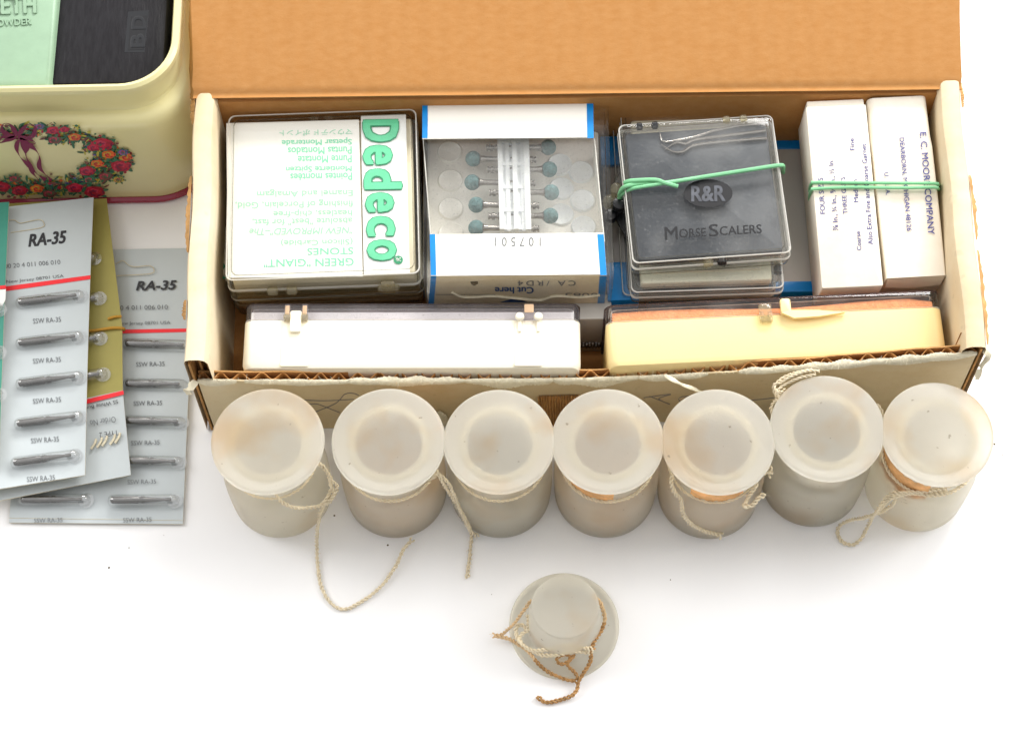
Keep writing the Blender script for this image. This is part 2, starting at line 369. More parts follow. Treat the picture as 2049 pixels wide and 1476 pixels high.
# text and flat printing laid on a real surface
FONT_BIG = None
def text_pts(s, bold=0.0, shear=0.0, spacing=1.0):
    cu = bpy.data.curves.new('lettering_src', 'FONT'); cu.body = s; cu.size = 1; cu.offset = bold; cu.shear = shear; cu.space_character = spacing
    cu.resolution_u = 3
    o = bpy.data.objects.new('lettering_src', cu); C.objects.link(o)
    bpy.context.view_layer.update()
    me = bpy.data.meshes.new_from_object(o.evaluated_get(bpy.context.evaluated_depsgraph_get()))
    v = [tuple(x.co) for x in me.vertices]; f = [tuple(p.vertices) for p in me.polygons]
    bpy.data.objects.remove(o); bpy.data.curves.remove(cu); bpy.data.meshes.remove(me)
    x0, x1 = min(a[0] for a in v), max(a[0] for a in v); y0, y1 = min(a[1] for a in v), max(a[1] for a in v)
    return [((a[0]-x0)/(x1-x0)-.5, (a[1]-y0)/(y1-y0)-.5) for a in v], f
UPN = Vector((0, 0, 1))
def text(mb, s, cx, cy, ln, ht, ang, z, mat, bold=0.0, shear=0.0, nrm=None, pt=None, off=.08, spacing=1.0):
    """fit s to a measured box: centre, length along the writing and height (picture measure), lying on the plane through z or pt"""
    pts, f = text_pts(s, 0, shear, spacing)
    n = nrm or UPN; pt = pt if pt is not None else Vector((0, 0, z))
    a = math.radians(ang); dx, dy = math.cos(a), -math.sin(a); ux, uy = math.sin(-a), -math.cos(a)
    U = PP(cx+dx*ln/2, cy+dy*ln/2, pt, n)-PP(cx-dx*ln/2, cy-dy*ln/2, pt, n)
    V = PP(cx+ux*ht/2, cy+uy*ht/2, pt, n)-PP(cx-ux*ht/2, cy-uy*ht/2, pt, n)
    c = PP(cx, cy, pt, n)+n*off
    if not bold: mb.add([c+U*p[0]+V*p[1] for p in pts], f, mat); return
    e = V.length*bold; un, vn = U.normalized(), V.normalized(); ku, kv = 1-2*e/U.length, 1-2*e/V.length
    for q, (i, j) in enumerate(((-1, -.7), (1, -.7), (-1, .7), (1, .7), (0, 0), (0, 1), (0, -1), (1, 0), (-1, 0))[:9 if bold > .02 else 5]):
        mb.add([c+n*(.008*q)+un*e*i+vn*e*j+U*p[0]*ku+V*p[1]*kv for p in pts], f, mat)
def patch(mb, poly, z, mat, off=.05, nrm=None, pt=None, th=0):
    n = nrm or UPN; pt = pt if pt is not None else Vector((0, 0, z))
    q = [PP(x, y, pt, n)+n*off for x, y in poly]; k = len(q)
    if th:
        mb.add(q+[p-n*th for p in q], [tuple(range(k)), tuple(reversed(range(k, 2*k)))]+[(i, (i+1) % k, k+(i+1) % k, k+i) for i in range(k)], mat)
    else: mb.add(q, [tuple(range(k))], mat)

# ------------------------------------------------------------------ table
t = MB(); t.add([(-3000, -2500, 0), (3000, -2500, 0), (3000, 3500, 0), (-3000, 3500, 0)], [(0, 1, 2, 3)], 'table_white')
o = t.build('table_surface', smooth=False); o['kind'] = 'structure'
def lab(o, s): o['label'] = s; return o

# ------------------------------------------------------------------ cardboard box
ZW = 57.0
LF, LB, RB, RF = P(365, 722, ZW), P(388, 182, ZW), P(1922, 163, ZW), P(1978, 692, ZW)
def g(v, z=0): return Vector((v.x, v.y, z))
box = thing('cardboard_box', 'open shallow cardboard box with tan inside and worn cream edges holding the cases', 'cardboard box', Matrix.Translation(((LF.x+RF.x)/2, (LF.y+RF.y)/2, 0)))
m = MB()  # floor
a, b, c, d = [g(x) for x in (LF, RF, RB, LB)]
m.loft([[x+Vector((0, 0, z)) for x in (a+Vector((1, 3.4, 0)), b+Vector((-1, 3.4, 0)), c+Vector((-1, -3, 0)), d+Vector((1, -3, 0)))] for z in (.3, 3.0)], 'kraft')
m.build('box_floor', box, smooth=False)
def side_wall(A, B, inx, name):
    """double rolled wall from front A to back B, thickness inwards inx"""
    mb = MB(); n = 46; rings = []
    T = 7.6*inx
    for i in range(n+1):
        u = i/n; p = g(A).lerp(g(B), u)
        wz = .5*math.sin(u*9+inx)+random.uniform(-.15, .15); wx = .35*math.sin(u*13)
        prof = [(0, .3), (0, 20), (.1*inx, 40), (.2*inx, ZW-2.2), (.8*inx, ZW-.6), (2.2*inx, ZW), (T-2.6*inx, ZW), (T-1.0*inx, ZW-.9), (T-.1*inx, ZW-2.8), (T, 40), (T+.5*inx, 20), (T+.9*inx, .3)]
        rings.append([p+Vector((x+(wx if z > 5 else 0)*(z/ZW), 0, z+(wz if z > 50 else 0))) for x, z in prof])
    k = len(rings[0]); vs = [q for r in rings for q in r]
    fs = [(i*k+j, i*k+j+1, (i+1)*k+j+1, (i+1)*k+j) for i in range(n) for j in range(k-1)]
    fs += [tuple(range(k)) if False else ()] if False else []
    mb.add(vs, fs, 'cream_liner')
    # layered kraft inside the open ends
    for u0, mm in ((0, A), (1, B)):
        for lay in (1.3, 3.6, 5.9):
            q = [g(mm)+Vector((lay*inx+.1*math.sin(z*.2)*0, 0, z)) for z in (.4, ZW-2.5)]
            s_ = 1 if u0 == 0 else -1
            y0_ = 0 if (lay < 2 or u0) else 3.6*s_
            q = [v+Vector((0, y0_, 0)) for v in q]
            pts = [q[0], q[1], q[1]+Vector((0, s_*20, 0)), q[0]+Vector((0, s_*20, 0))]
            mb.add(pts+[p+Vector((.7*inx, 0, 0)) for p in pts], [(0, 1, 2, 3), (7, 6, 5, 4), (0, 4, 5, 1), (1, 5, 6, 2)], 'kraft_dark')
        back = [g(mm)+Vector((x, (6 if u0 == 0 else -4), z)) for x, z in ((.1*inx, .3), (T, .3), (T, ZW-2.8), (.1*inx, ZW-2.4))]
        mb.add(back, [(0, 1, 2, 3)], 'kraft_dark')
    return mb
lw = side_wall(LF, LB, 1, 'l')
# ragged orange torn strip on the outer left edge
for (y0, y1) in ((352, 505), (600, 640), (180, 250)):
    q = []
    for i in range(26):
        y = y0+(y1-y0)*i/25; x = 388-23*(y-182)/540
        e = math.sin(PI*i/25)**.5*(5+random.uniform(-2.2, 2.2))
        q.append((x+3, y, x-e))
    vs = [P(x, y, ZW-1) for x, y, e in q]+[P(e, y, ZW-3.5) for x, y, e in q]+[P(x, y, ZW-3) for x, y, e in q]
    k = 26
    lw.add(vs, [(i, i+1, k+i+1, k+i) for i in range(k-1)]+[(k+i, k+i+1, 2*k+i+1, 2*k+i) for i in range(k-1)], 'kraft_edge')
lw.build('side_wall', box)
rw = side_wall(RF, RB, -1, 'r')
for (y0, y1) in ((350, 480), (500, 690), (165, 215)):
    q = []
    for i in range(30):
        y = y0+(y1-y0)*i/29; x = 1922+56*(y-163)/529
        e = math.sin(PI*i/29)**.5*(4+random.uniform(-2, 2))
        q.append((x-3, y, x+e))
    vs = [P(x, y, ZW-.8) for x, y, e in q]+[P(e, y, ZW-3) for x, y, e in q]; k = 30
    rw.add(vs, [(i, i+1, k+i+1, k+i) for i in range(k-1)], 'kraft_edge')
rw.build('side_wall', box)
# back wall
m = MB(); a, b = g(LB), g(RB)
m.loft([[a+Vector((0, 0, z)), b+Vector((0, 0, z)), b+Vector((0, -2.6, z)), a+Vector((0, -2.6, z))] for z in (.3, ZW-3.2)], 'kraft')
m.build('back_wall', box, smooth=False)
# lid: hinged on the back wall, leaning up and back
m = MB(); n, k = 300, 24; top = []; LEN = 150
inc = math.radians(22)
def lidpt(u, s, h=0):
    p = a.lerp(b, u)+Vector((0, -2.5, ZW-.6)); wv = .2*math.sin(u*5)+.1*math.sin(s*.05+u*7)+(.045*math.sin(u*262*2*PI/6.6) if s > 3 else 0)
    cr = -0.45*math.exp(-((s-1.2)/1.0)**2)
    ds, dh = s, h+wv+cr
    return p+Vector((0, ds*math.cos(inc)-dh*math.sin(inc), ds*math.sin(inc)+dh*math.cos(inc)))
ss = [0, .6, 1.2, 1.8, 2.6, 4]+[4+(LEN-4)*(i/18)**1.1 for i in range(1, 19)]
def e0(s): return -.0015+.0012*math.sin(s*.9)+random.uniform(-.0006, .0006)
vs = []; us = []
for s in ss:
    l, r = e0(s), 1-e0(s)
    for i in range(n+1): vs.append(lidpt(l+(r-l)*i/n, s)); us.append(0)
N1 = len(vs)
for s in ss:
    for i in range(n+1): vs.append(lidpt(i/n+(-.0062+random.uniform(-.0012, .0012) if i == 0 else (.0022+random.uniform(-.0012, .0012) if i == n else 0)), s, -2.8))
W = n+1; fs = []
for j in range(len(ss)-1):
    for i in range(n):
        fs.append((j*W+i, j*W+i+1, (j+1)*W+i+1, (j+1)*W+i)); fs.append((N1+j*W+i, N1+(j+1)*W+i, N1+(j+1)*W+i+1, N1+j*W+i+1))
m.add(vs, fs, 'kraft')
ef = []
for j in range(len(ss)-1):
    ef += [(j*W, (j+1)*W, N1+(j+1)*W, N1+j*W), (j*W+n, N1+j*W+n, N1+(j+1)*W+n, (j+1)*W+n)]
for i in range(n): ef.append((i, N1+i, N1+i+1, i+1)); q = (len(ss)-1)*W; ef.append((q+i, q+i+1, N1+q+i+1, N1+q+i))
m.add(vs, ef, 'kraft_dark')
m.build('lid', box, angle=60)
# front wall: two liners with the fluted medium showing along the cut top
FX = [(0, 42), (.18, 39.5), (.4, 38), (.5, 37.5), (.62, 39), (.8, 44), (1, 52)]
def ftop(u):
    for (u0, h0), (u1, h1) in zip(FX, FX[1:]):
        if u <= u1: return h0+(h1-h0)*(u-u0)/(u1-u0)
    return FX[-1][1]
fa, fb = g(LF)+Vector((2.6, 0, 0)), g(RF)+Vector((-2.6, 0, 0)); FWl = (fb-fa).length; fd = (fb-fa).normalized()
def liner(mb, y, th, top_off, mat, u0=0, u1=1, rag=.0, n=300, zb=.3):
    f, bk = [], []
    for i in range(n+1):
        u = u0+(u1-u0)*i/n; p = fa.lerp(fb, u)+Vector((0, y, 0)); z = ftop(u)+top_off+random.uniform(-rag, rag)+.25*math.sin(u*70)
        f.append((p, z))
    vs = []
    for p, z in f: vs += [g(p, zb), g(p, z), g(p+Vector((0, th, 0)), z), g(p+Vector((0, th, 0)), zb)]
    fs = []
    for i in range(n):
        for j in range(4):
            q = (j+1) % 4; fs.append((i*4+j, i*4+q, (i+1)*4+q, (i+1)*4+j))
    mb.add(vs, fs, mat)
fw = MB()
liner(fw, 2.9, .45, 0.0, 'kraft_edge', rag=.12)
liner(fw, 0.0, .5, -.3, 'cream_shaded', rag=.2)
n = 1500; vs = []
for i in range(n+1):
    u = i/n; p = fa.lerp(fb, u); yy = 1.7+1.12*math.sin(u*FWl*2*PI/6.2+.6*math.sin(u*40)); z = ftop(u)-.35+.2*math.sin(u*90)
    for dy in (-.13, .13):
        vs += [g(p+Vector((0, yy+dy, 0)), 25), g(p+Vector((0, yy+dy, 0)), z)]
fs = []
for i in range(n):
    k = i*4
    fs += [(k, k+1, k+5, k+4), (k+2, k+6, k+7, k+3), (k+1, k+3, k+7, k+5)]
fw.add(vs, fs, 'kraft')
fw.add([g(fa+Vector((0, .5, 0)), 28), g(fb+Vector((0, .5, 0)), 28), g(fb+Vector((0, 2.9, 0)), 28), g(fa+Vector((0, 2.9, 0)), 28)], [(0, 1, 2, 3)], 'kraft_dark')
fwo = fw.build('front_wall', box, angle=50)
# torn cream paper curling over the cut edge
m = MB()
def torn(u0, u1, reach, drop, n=90):
    vs = []
    for i in range(n+1):
        u = u0+(u1-u0)*i/n; p = fa.lerp(fb, u); z = ftop(u)
        e = (math.sin(PI*i/n)**.4); r1 = .75*reach*e*(.8+.3*math.sin(u*160)+random.uniform(-.12, .12)); d1 = drop*e*(.8+.3*math.sin(u*97+1)+random.uniform(-.15, .15))
        vs += [g(p+Vector((0, r1, 0)), z+.2+random.uniform(-.1, .35)), g(p+Vector((0, -.15, 0)), z+.35), g(p+Vector((0, -.6-.3*e, 0)), z-.6), g(p+Vector((0, -1.0*e, 0)), z-.8-d1)]
    m.add(vs, [(i*4+j, i*4+j+1, (i+1)*4+j+1, (i+1)*4+j) for i in range(n) for j in range(3)], 'cream_torn')
for args in ((.0, .05, .6, 2), (.06, .2, .5, 1.0), (.19, .345, 1.7, 1.6), (.345, .46, .5, 4.0), (.46, .57, .4, 4.2), (.57, .66, .4, 1.8), (.70, .78, 1.4, .7), (.76, .88, 1.9, 1.2), (.86, 1.0, 1.5, 1.8)): torn(*args)
for k in range(260):   # paper fibres
    u = random.uniform(.0, 1); p = g(fa.lerp(fb, u), ftop(u)+.2); d = Vector((random.gauss(0, 1), random.gauss(-.3, 1), random.uniform(-.2, 1)))*.8
    tube(m, [p, p+d*.6+Vector((0, 0, .2)), p+d], .05, 'cream_torn', 3)
m.build('torn_edge', box, angle=80)
# curled paper rags at the corners
m = MB()
def strip(pts, wd, mat, n=1, mb=None):
    path = smooth_path(pts, 1.0); T, N = frames(path); vs = []
    for i, p in enumerate(path):
        s_ = T[i].cross(Vector((0, 0, 1))).normalized() if abs(T[i].z) < .9 else Vector((1, 0, 0))
        ww = wd*(.8+.2*math.sin(i*.9)+random.uniform(-.1, .1))*.5
        vs += [p+s_*ww, p+Vector((0, 0, .35)), p-s_*ww]
    (mb or m).add(vs, [(i*3+j, i*3+j+1, (i+1)*3+j+1, (i+1)*3+j) for i in range(len(path)-1) for j in range(2)], mat)
strip([P(392, 762, 43), P(383, 772, 43), P(372, 778, 41), P(380, 790, 38)], 3.0, 'cream_torn')
m.build('paper_rag', box, angle=80); m = MB()
strip([P(1330, 750, 40), P(1362, 768, 40), P(1390, 778, 37), P(1408, 788, 33)], 1.5, 'cream_torn')
m.build('paper_rag', box, angle=80); m = MB()
strip([P(1968, 700, 52), P(1978, 712, 50), P(1962, 735, 46), P(1955, 760, 40)], 2.2, 'cream_torn')
m.build('paper_rag', box, angle=80)
fp, fn = g(fa)+Vector((0, -.02, 0)), Vector((0, -1, 0))
fn = Vector((fd.y, -fd.x, 0))
m = MB()
def line(pts, r=.16, mat='pencil', off=.1):
    tube(m, smooth_path([PP(x, y, fp, fn)+fn*off for x, y in pts], .8), r, mat, 5)
line([(600, 799), (650, 801), (708, 798)]); line([(632, 823), (672, 806), (690, 788), (706, 786), (718, 790)]); line([(618, 808), (636, 808), (660, 817), (680, 825)])
m.build('pencil_scribble', box); m = MB()
line([(1288, 795), (1342, 788), (1318, 797), (1340, 808), (1300, 792)]); line([(1361, 803), (1358, 797), (1366, 793), (1380, 792)]); line([(1500, 800), (1525, 798), (1550, 795)])
m.build('pencil_scribble', box)
m = MB()   # bared flutes where the liner is torn away
n = 90; q = [(1076, 792), (1156, 788), (1150, 850), (1092, 852)]
A_, B_, D_ = PP(1076, 790, fp, fn), PP(1158, 788, fp, fn), PP(1080, 856, fp, fn)
vs = []
for i in range(n+1):
    p = A_.lerp(B_, i/n); h = .45+.35*math.sin(i*2*PI/6)
    vs += [p+fn*h, p+(D_-A_)+fn*h]
m.add(vs, [(i*2, i*2+1, i*2+3, i*2+2) for i in range(n)], 'kraft_edge')
m.build('bared_fluting', box)
m = MB(); patch(m, [(868, 824), (880, 818), (893, 826), (900, 846), (882, 850), (868, 842)], 0, 'yellow_plastic', .9, fn, fp, .3); m.mats = ['cream_torn']; m.build('paper_scrap', box)

# ------------------------------------------------------------------ clear hinged cases
def clear_case(root, M, w, d, h, mat='clear_plastic', lidf=.45, z=0, r=2.2, t=1.2):
    mb = MB(); tray(mb, w, d, h*(1-lidf)-.1, t, mat, M, r, 1.0, z); bead(mb, M, w-.5, d-.5, r, z+.5, 'edge_dark_line', .28); bead(mb, M, w-.1, d-.1, r, z+h*(1-lidf)-.5, 'edge_highlight', .25); mb.build('tray', root)
    mb = MB(); tray(mb, w, d, h*lidf, t, mat, M, r, 1.0, z+h*(1-lidf), flip=True)
    bead(mb, M, w-.5, d-.5, r, z+h-.45, 'edge_highlight', .30); bead(mb, M, w-2*t-1.4, d-2*t-1.4, r, z+h-.5, 'edge_dark_line', .22); bead(mb, M, w, d, r, z+h*(1-lidf)+.4, 'edge_highlight', .22); mb.build('lid', root)
def bead(mb, M, w, d, r, z, mat='edge_highlight', rad=.3):
    p = [(M @ q) for q in rrect(w, d, r, 4, z)]; n = len(p); rings = []
    c_ = sum(p, Vector())/n
    for q in p:
        o_ = (q-c_); o_.z = 0; o_.normalize()
        rings.append([q+o_*rad*math.cos(b_)+Vector((0, 0, rad*math.sin(b_))) for b_ in [2*PI*k_/6 for k_ in range(6)]])
    mb.loft(rings, mat, None, closed=True)
def knob(mb, M, x, y, z, mat, r=1.5, ln=3.4, ax='X'):
    R = Matrix.Rotation(PI/2, 4, 'Y' if ax == 'X' else 'X')
    lathe(mb, [(r*.6, -ln/2), (r, -ln/2+.4), (r, ln/2-.4), (r*.6, ln/2)], mat, M @ Matrix.Translation((x, y, z)) @ R, 16)

GR_D = 'clear cases stacked at the left of the box'
def square_case(tl, tr, br, bl, ztop, h, label, name='plastic_case'):
    c, w_, d_, ang = quad(tl, tr, br, bl, ztop); M = frame(c, ang, ztop-h)
    return thing(name, label, 'plastic case', M, GR_D), M, w_, d_
ZD = 49.0
r0, M0, w0, d0 = square_case((452, 233), (831, 214), (843, 549), (455, 558), ZD, 15, 'clear hinged case topmost of its stack, its insert printed with large upright green letters')
clear_case(r0, M0, w0, d0, 15, 'clear_clean', .52)
mb = MB(); block(mb, w0-3.4, d0-3.6, 10.0, 'yellow_insert', M0, 1, .5, 1.6); mb.build('foam_insert', r0)
zi = ZD-2.0
mb = MB()
patch(mb, [(722, 231), (812, 228), (820, 545), (728, 548)], zi, 'print_card', -.2, th=.3)
for ch, y0, y1, x0, x1 in (('D', 239, 286, 725, 799), ('e', 290, 332, 725, 787), ('d', 337, 381, 727, 806), ('e', 385, 427, 730, 790), ('c', 432, 475, 732, 792), ('o', 479, 523, 733, 795)):
    text(mb, ch, (x0+x1)/2, (y0+y1)/2, y1-y0, x1-x0, -89, zi, 'green_outline', bold=.072, off=.12)
    text(mb, ch, (x0+x1)/2, (y0+y1)/2, y1-y0-3, x1-x0-3, -89, zi, 'green_print', bold=.045, off=.28)
lathe(mb, [(1.5, 0), (1.5, .1)], 'green_outline', Matrix.Translation(P(797, 520, zi+.1)), 24)
text(mb, '24k', 797, 520, 11, 8, -178, zi, 'white_print', off=.35)
mb.build('logo_card', r0, smooth=False)
mb = MB()
patch(mb, [(453, 247), (718, 240), (726, 553), (456, 556)], zi, 'card_white', .1, th=.35)
rows = [('マウンテド ポイント', 632, 266, 146, 12, 'green_pale', .0), ('Spetsar Monterade', 634, 284, 140, 15, 'green_soft', .02), ('Puntas Montados', 640, 302, 128, 15, 'green_soft', .02),
        ('Punte Montate', 650, 319, 108, 15, 'green_soft', .02), ('Montierte Spitzen', 638, 337, 132, 15, 'green_soft', .02), ('Pointes montées', 643, 354, 124, 15, 'green_soft', .02),
        ('Enamel and Amalgam', 610, 386, 192, 16, 'green_pale', 0), ('finishing of Porcelain, Gold,', 589, 408, 236, 17, 'green_pale', 0), ('heatless, chip-free', 626, 426, 158, 16, 'green_pale', 0),
        ('absolute "best" for fast,', 605, 443, 200, 15, 'green_pale', 0), ('"NEW IMPROVED"–The', 602, 463, 206, 14, 'green_pale', 0), ('(Silicon Carbide)', 634, 484, 144, 15, 'green_pale', 0),
        ('STONES', 661, 503, 92, 14, 'green_soft', .012), ('GREEN "GIANT"', 618, 526, 180, 16, 'green_soft', .012)]
for s_, x, y, ln, ht, mt, bo in rows:
    text(mb, s_, x, y, ln, ht, -179, zi, mt, bold=bo or .014, off=.16, shear=.2 if 'NEW' in s_ else 0)
mb.build('printed_leaflet', r0, smooth=False)
mb = MB()
for x in (-.27, -.17): knob(mb, M0, w0*x, -d0/2-.6, 7.2, 'clear_knob')
mb.build('catch', r0); mb = MB()
knob(mb, M0, w0*.33, -d0/2-.6, 6.6, 'clear_knob', 1.2, 7); block(mb, 4.5, 1.4, 7, 'clear_knob', M0, .6, .3, 4, w0*.33, -d0/2-.9)
mb.build('catch', r0)
mb = MB()
for x in (-.05, .03): knob(mb, M0, w0*x, d0/2+.6, 9, 'clear_knob')
mb.build('hinge', r0)
r1, M1, w1, d1 = square_case((458, 247), (834, 228), (850, 564), (458, 580), ZD-15.3, 15, 'clear hinged case directly under the green-lettered case')
clear_case(r1, M1, w1, d1, 15, 'clear_yellowed', .5)
mb = MB(); block(mb, w1-3.2, d1-3.4, 12.0, 'yellow_insert', M1, 1, .5, 1.5); mb.build('foam_insert', r1)
r2, M2, w2, d2 = square_case((464, 260), (830, 244), (848, 575), (470, 592), ZD-30.6, 15, 'clear hinged case lowest of the stack, lying on the floor of the box')
clear_case(r2, M2, w2, d2, 15, 'clear_smoky', .5)
mb = MB(); block(mb, w2-3.2, d2-3.4, 12.0, 'yellow_insert', M2, 1, .5, 1.5); mb.build('foam_insert', r2)
# yellowed tag beside the stack
c = P(441, 505, 30)
tg = MB(); patch(tg, [(446, 455), (434, 480), (432, 505), (440, 530), (452, 562), (456, 560), (456, 455)], 30, 'cream_torn', 0, th=.5)
text(tg, 'NO. 3', 443, 535, 46, 17, -62, 30, 'green_outline', bold=.03, off=.1)
tag(tg.build('paper_tag', smooth=False), 'torn yellowed paper tag with green letters poking out beside the case stack', 'paper tag')

# ------------------------------------------------------------------ case of mounted stones with a white and blue paper sleeve
ZS = 50.0
c, ws, ds, an = quad((846, 205), (1192, 201), (1212, 548), (861, 553), ZS)
H = 26; Ms = frame(c, an, ZS-H)
rs = thing('stone_case', 'clear case with green stone points showing between two white paper bands edged in blue', 'plastic case', Ms)
mb = MB(); tray(mb, ws+4.5, ds+.6, H-1.2, 1.2, 'clear_plastic', Ms @ Matrix.Translation((1.2, 0, 0)), 1.5, .6, 0, flip=True); mb.build('outer_case', rs)
mb = MB(); block(mb, ws+1, ds-4, 6, 'tray_pale', Ms, 1, .4, 3.0); mb.build('inner_tray', rs)
mb = MB()
zt = ZS
# paper sleeve: two bands over the top joined round the sides
def band(y0, y1, l0, l1, front=False):
    (xa, xb), (xc, xd) = l0, l1
    q = [P(xa, y0, zt), P(xb, y0-3, zt), P(xd, y1-3, zt), P(xc, y1, zt)]
    mb.loft([[p+Vector((0, 0, z)) for p in q] for z in (-.5, .05)], 'card_white')
    for s0, s1 in ((0, 11), (-13, 0)):
        e0_, e1_ = (xa, xc) if s0 == 0 else (xb, xd)
        patch(mb, [(e0_+s0, y0), (e0_+s1, y0), (e1_+s1, y1-1), (e1_+s0, y1-1)], zt, 'blue_print', .14)
band(205, 278, (845, 1187), (845, 1188)); band(469, 552, (860, 1208), (862, 1214))
for (x0_, y0_, x1_, y1_, dx) in ((845, 270, 861, 478, 1), (1189, 270, 1209, 476, -1)):   # side strips under the clear case edge
    q = [P(x0_, y0_, zt-1.5), P(x0_+2, y0_, zt-1.5), P(x1_+2, y1_, zt-1.5), P(x1_, y1_, zt-1.5)]
    mb.loft([[p+Vector((0, 0, z)) for p in q] for z in (-20, -2.5)], 'card_white')
# front face of the sleeve, its shade painted as a tanner colour
pf = P(862, 552, zt); pg = P(1214, 549, zt); nf = Vector(((pg-pf).y, -(pg-pf).x, 0)).normalized()
vs = [pf, pg, pg-Vector((0, 0, 24)), pf-Vector((0, 0, 24))]
mb.add(vs+[v-nf*.5 for v in vs], [(0, 1, 2, 3), (7, 6, 5, 4), (0, 4, 5, 1), (0, 3, 7, 4), (1, 5, 6, 2)], 'cream_liner')
for e, s0, s1 in ((862, 0, 11), (1214, -14, 0)): patch(mb, [(e+s0, 552), (e+s1, 552), (e+s1-5, 612), (e+s0-5, 612)], 0, 'blue_print', .1, nf, pf)
sl = mb
text(sl, '107501', 1036, 484, 92, 18, 180, zt, 'ink_grey', spacing=1.6, off=.16)
text(sl, 'CA /RD4', 1094, 566, 116, 10, 180, 0, 'ink_grey', nrm=nf, pt=pf, off=.15, spacing=1.4)
text(sl, 'Cut here', 1029, 580, 78, 13, 180, 0, 'ink_deepblue', nrm=nf, pt=pf, off=.15, bold=.02)
text(sl, '0085', 1164, 590, 66, 9, 180, 0, 'ink_grey', nrm=nf, pt=pf, off=.15)
patch(sl, [(1000, 604), (1032, 595), (1056, 604)], 0, 'ink_deepblue', .15, nf, pf)
for i in range(24): patch(sl, [(873+i*5, 588), (876+i*5, 588), (876+i*5, 589.5), (873+i*5, 589.5)], 0, 'ink_grey', .15, nf, pf)
patch(sl, [(941, 563), (956, 562), (957, 567), (949, 571), (943, 568)], 0, 'dirt', .12, nf, pf)
sl.build('paper_sleeve', rs, smooth=False)
mb = MB()
q = [(904, 582), (930, 592), (985, 590), (1030, 594), (1080, 598), (1110, 590), (1160, 592), (1200, 588)]
tube(mb, smooth_path([PP(x, y, pf, nf)+nf*.4 for x, y in q], 1), .5, 'cream_torn', 6); mb.build('torn_flap', rs)
# white bars holding the points
zb = ZS-14
mb = MB()
for (x0, x1, hh, lo) in ((995, 1004, 3.2, -5), (1004, 1010, 1.3, -1), (1010, 1018, 1.9, -5), (1018, 1024, 1.0, -1), (1024, 1033, 3.2, -5), (1033, 1040, 1.3, -1), (1040, 1047, 1.9, -5), (1047, 1058, 3.0, -5)):
    q = [P(x0, 280, zb+4), P(x1+.3, 280, zb+4), P(x1+5.3, 467, zb+4), P(x0+5, 467, zb+4)]
    mb.loft([[p+Vector((0, 0, z)) for p in q] for z in (lo, hh)], 'bar_white')
for y in (285, 330, 376, 422, 458):
    q = [P(1004, y, zb+4), P(1048, y, zb+4), P(1049, y+7, zb+4), P(1005, y+7, zb+4)]
    mb.loft([[p+Vector((0, 0, z)) for p in q] for z in (-5, 2.05)], 'bar_white')
mb.build('holder_bar', rs)
def axis_m(p, q):
    d = (q-p).normalized(); return Matrix.Translation(p) @ d.to_track_quat('Z', 'Y').to_matrix().to_4x4(), (q-p).length
def mounted_point(bx, by, ex, ey):
    p, q = P(bx, by, zb+4), P(ex, ey, zb+4); M, L = axis_m(p, q)
    mb = MB(); lathe(mb, [(.7*2.55, 2.2), (1.25, 2.5), (.95, 4.2), (.9, L*.55), (1.05, L*.6), (1.2, L-4.2), (1.2, L-3.2), (.7, L-3.1), (.7, L-2.2), (1.2, L-2.1), (1.2, L-1.2), (.8, L-1.1), (.8, L-.6), (1.1, L-.5), (1.1, L)], 'steel', M, 20)
    s_ = mb.build('mounted_point', rs)
    mb = MB(); R = 2.65
    lathe(mb, [(max(.05, R*math.sin(a)), -R*math.cos(a)) for a in [PI*i/16 for i in range(17)]], 'stone_green', M, 28); mb.build('stone_head', s_, angle=180)
    return s_
def reparent_point(s_): pass
for (bx, by) in ((1097, 295), (1099, 339), (1103, 385), (1101, 432)): mounted_point(bx, by, bx-124, by+1)
for (bx, by) in ((947, 318), (945, 365), (953, 410), (953, 456)): mounted_point(bx, by, bx+126, by+2)
# moulded pockets in the tray
for (x, y) in ((900, 305), (901, 362), (902, 418), (902, 468), (1120, 330), (1123, 378), (1123, 430), (1163, 345), (1166, 402), (1168, 455)):
    mb = MB(); p = P(x, y, ZS-17); lathe(mb, [(4.3, 0), (4.1, .5), (3.8, .75), (3.4, .6), (3.0, .35), (.1, .3)], 'bar_white' if x > 1000 else 'tray_gloss', Matrix.Translation(p), 28); mb.build('moulded_pocket', rs)
# window film over the points
mb = MB(); patch(mb, [(850, 279), (1190, 276), (1208, 468), (858, 470)], zt-1.6, 'clear_film', 0); mb.build('window_film', rs, smooth=False)

# ------------------------------------------------------------------ low blue-banded boxes under the scaler cases
def low_box(tl, tr, br, bl, z, h, label, hb=20):
    c, w_, d_, an = quad(tl, tr, br, bl, z); M = frame(c, an, z-h)
    r_ = thing('paper_box', label, 'paper box', M, 'blue banded boxes under the scaler cases'); mb = MB()
    block(mb, w_, d_, h, 'pouch_grey', M, .5, .3)
    mb.build('box_body', r_)
    for s_ in (1, -1): mb = MB(); block(mb, w_+.3, 3.9, h+.15, 'blue_print', M, .4, .2, 0, 0, s_*(d_/2-1.8)); mb.build('blue_band', r_)
    return r_
low_box((1290, 283), (1612, 280), (1625, 582), (1300, 588), 24, 20.6, 'grey paper box with blue bands at both ends, lying beside the white printed boxes')
low_box((862, 240), (1188, 236), (1196, 560), (872, 566), 23.8, 20.6, 'grey paper box with blue bands lying beneath the case of green stones')
c, w_, d_, an = quad((1207, 274), (1262, 273), (1276, 600), (1212, 602), 30); M = frame(c, an, 3.1)
r_ = thing('paper_box', 'narrow box with blue bands standing between the stone case and the scaler cases', 'paper box', M, 'blue banded boxes under the scaler cases')
mb = MB(); block(mb, w_, d_, 26.9, 'clear_smoky', M, .5, .3); mb.build('box_body', r_)
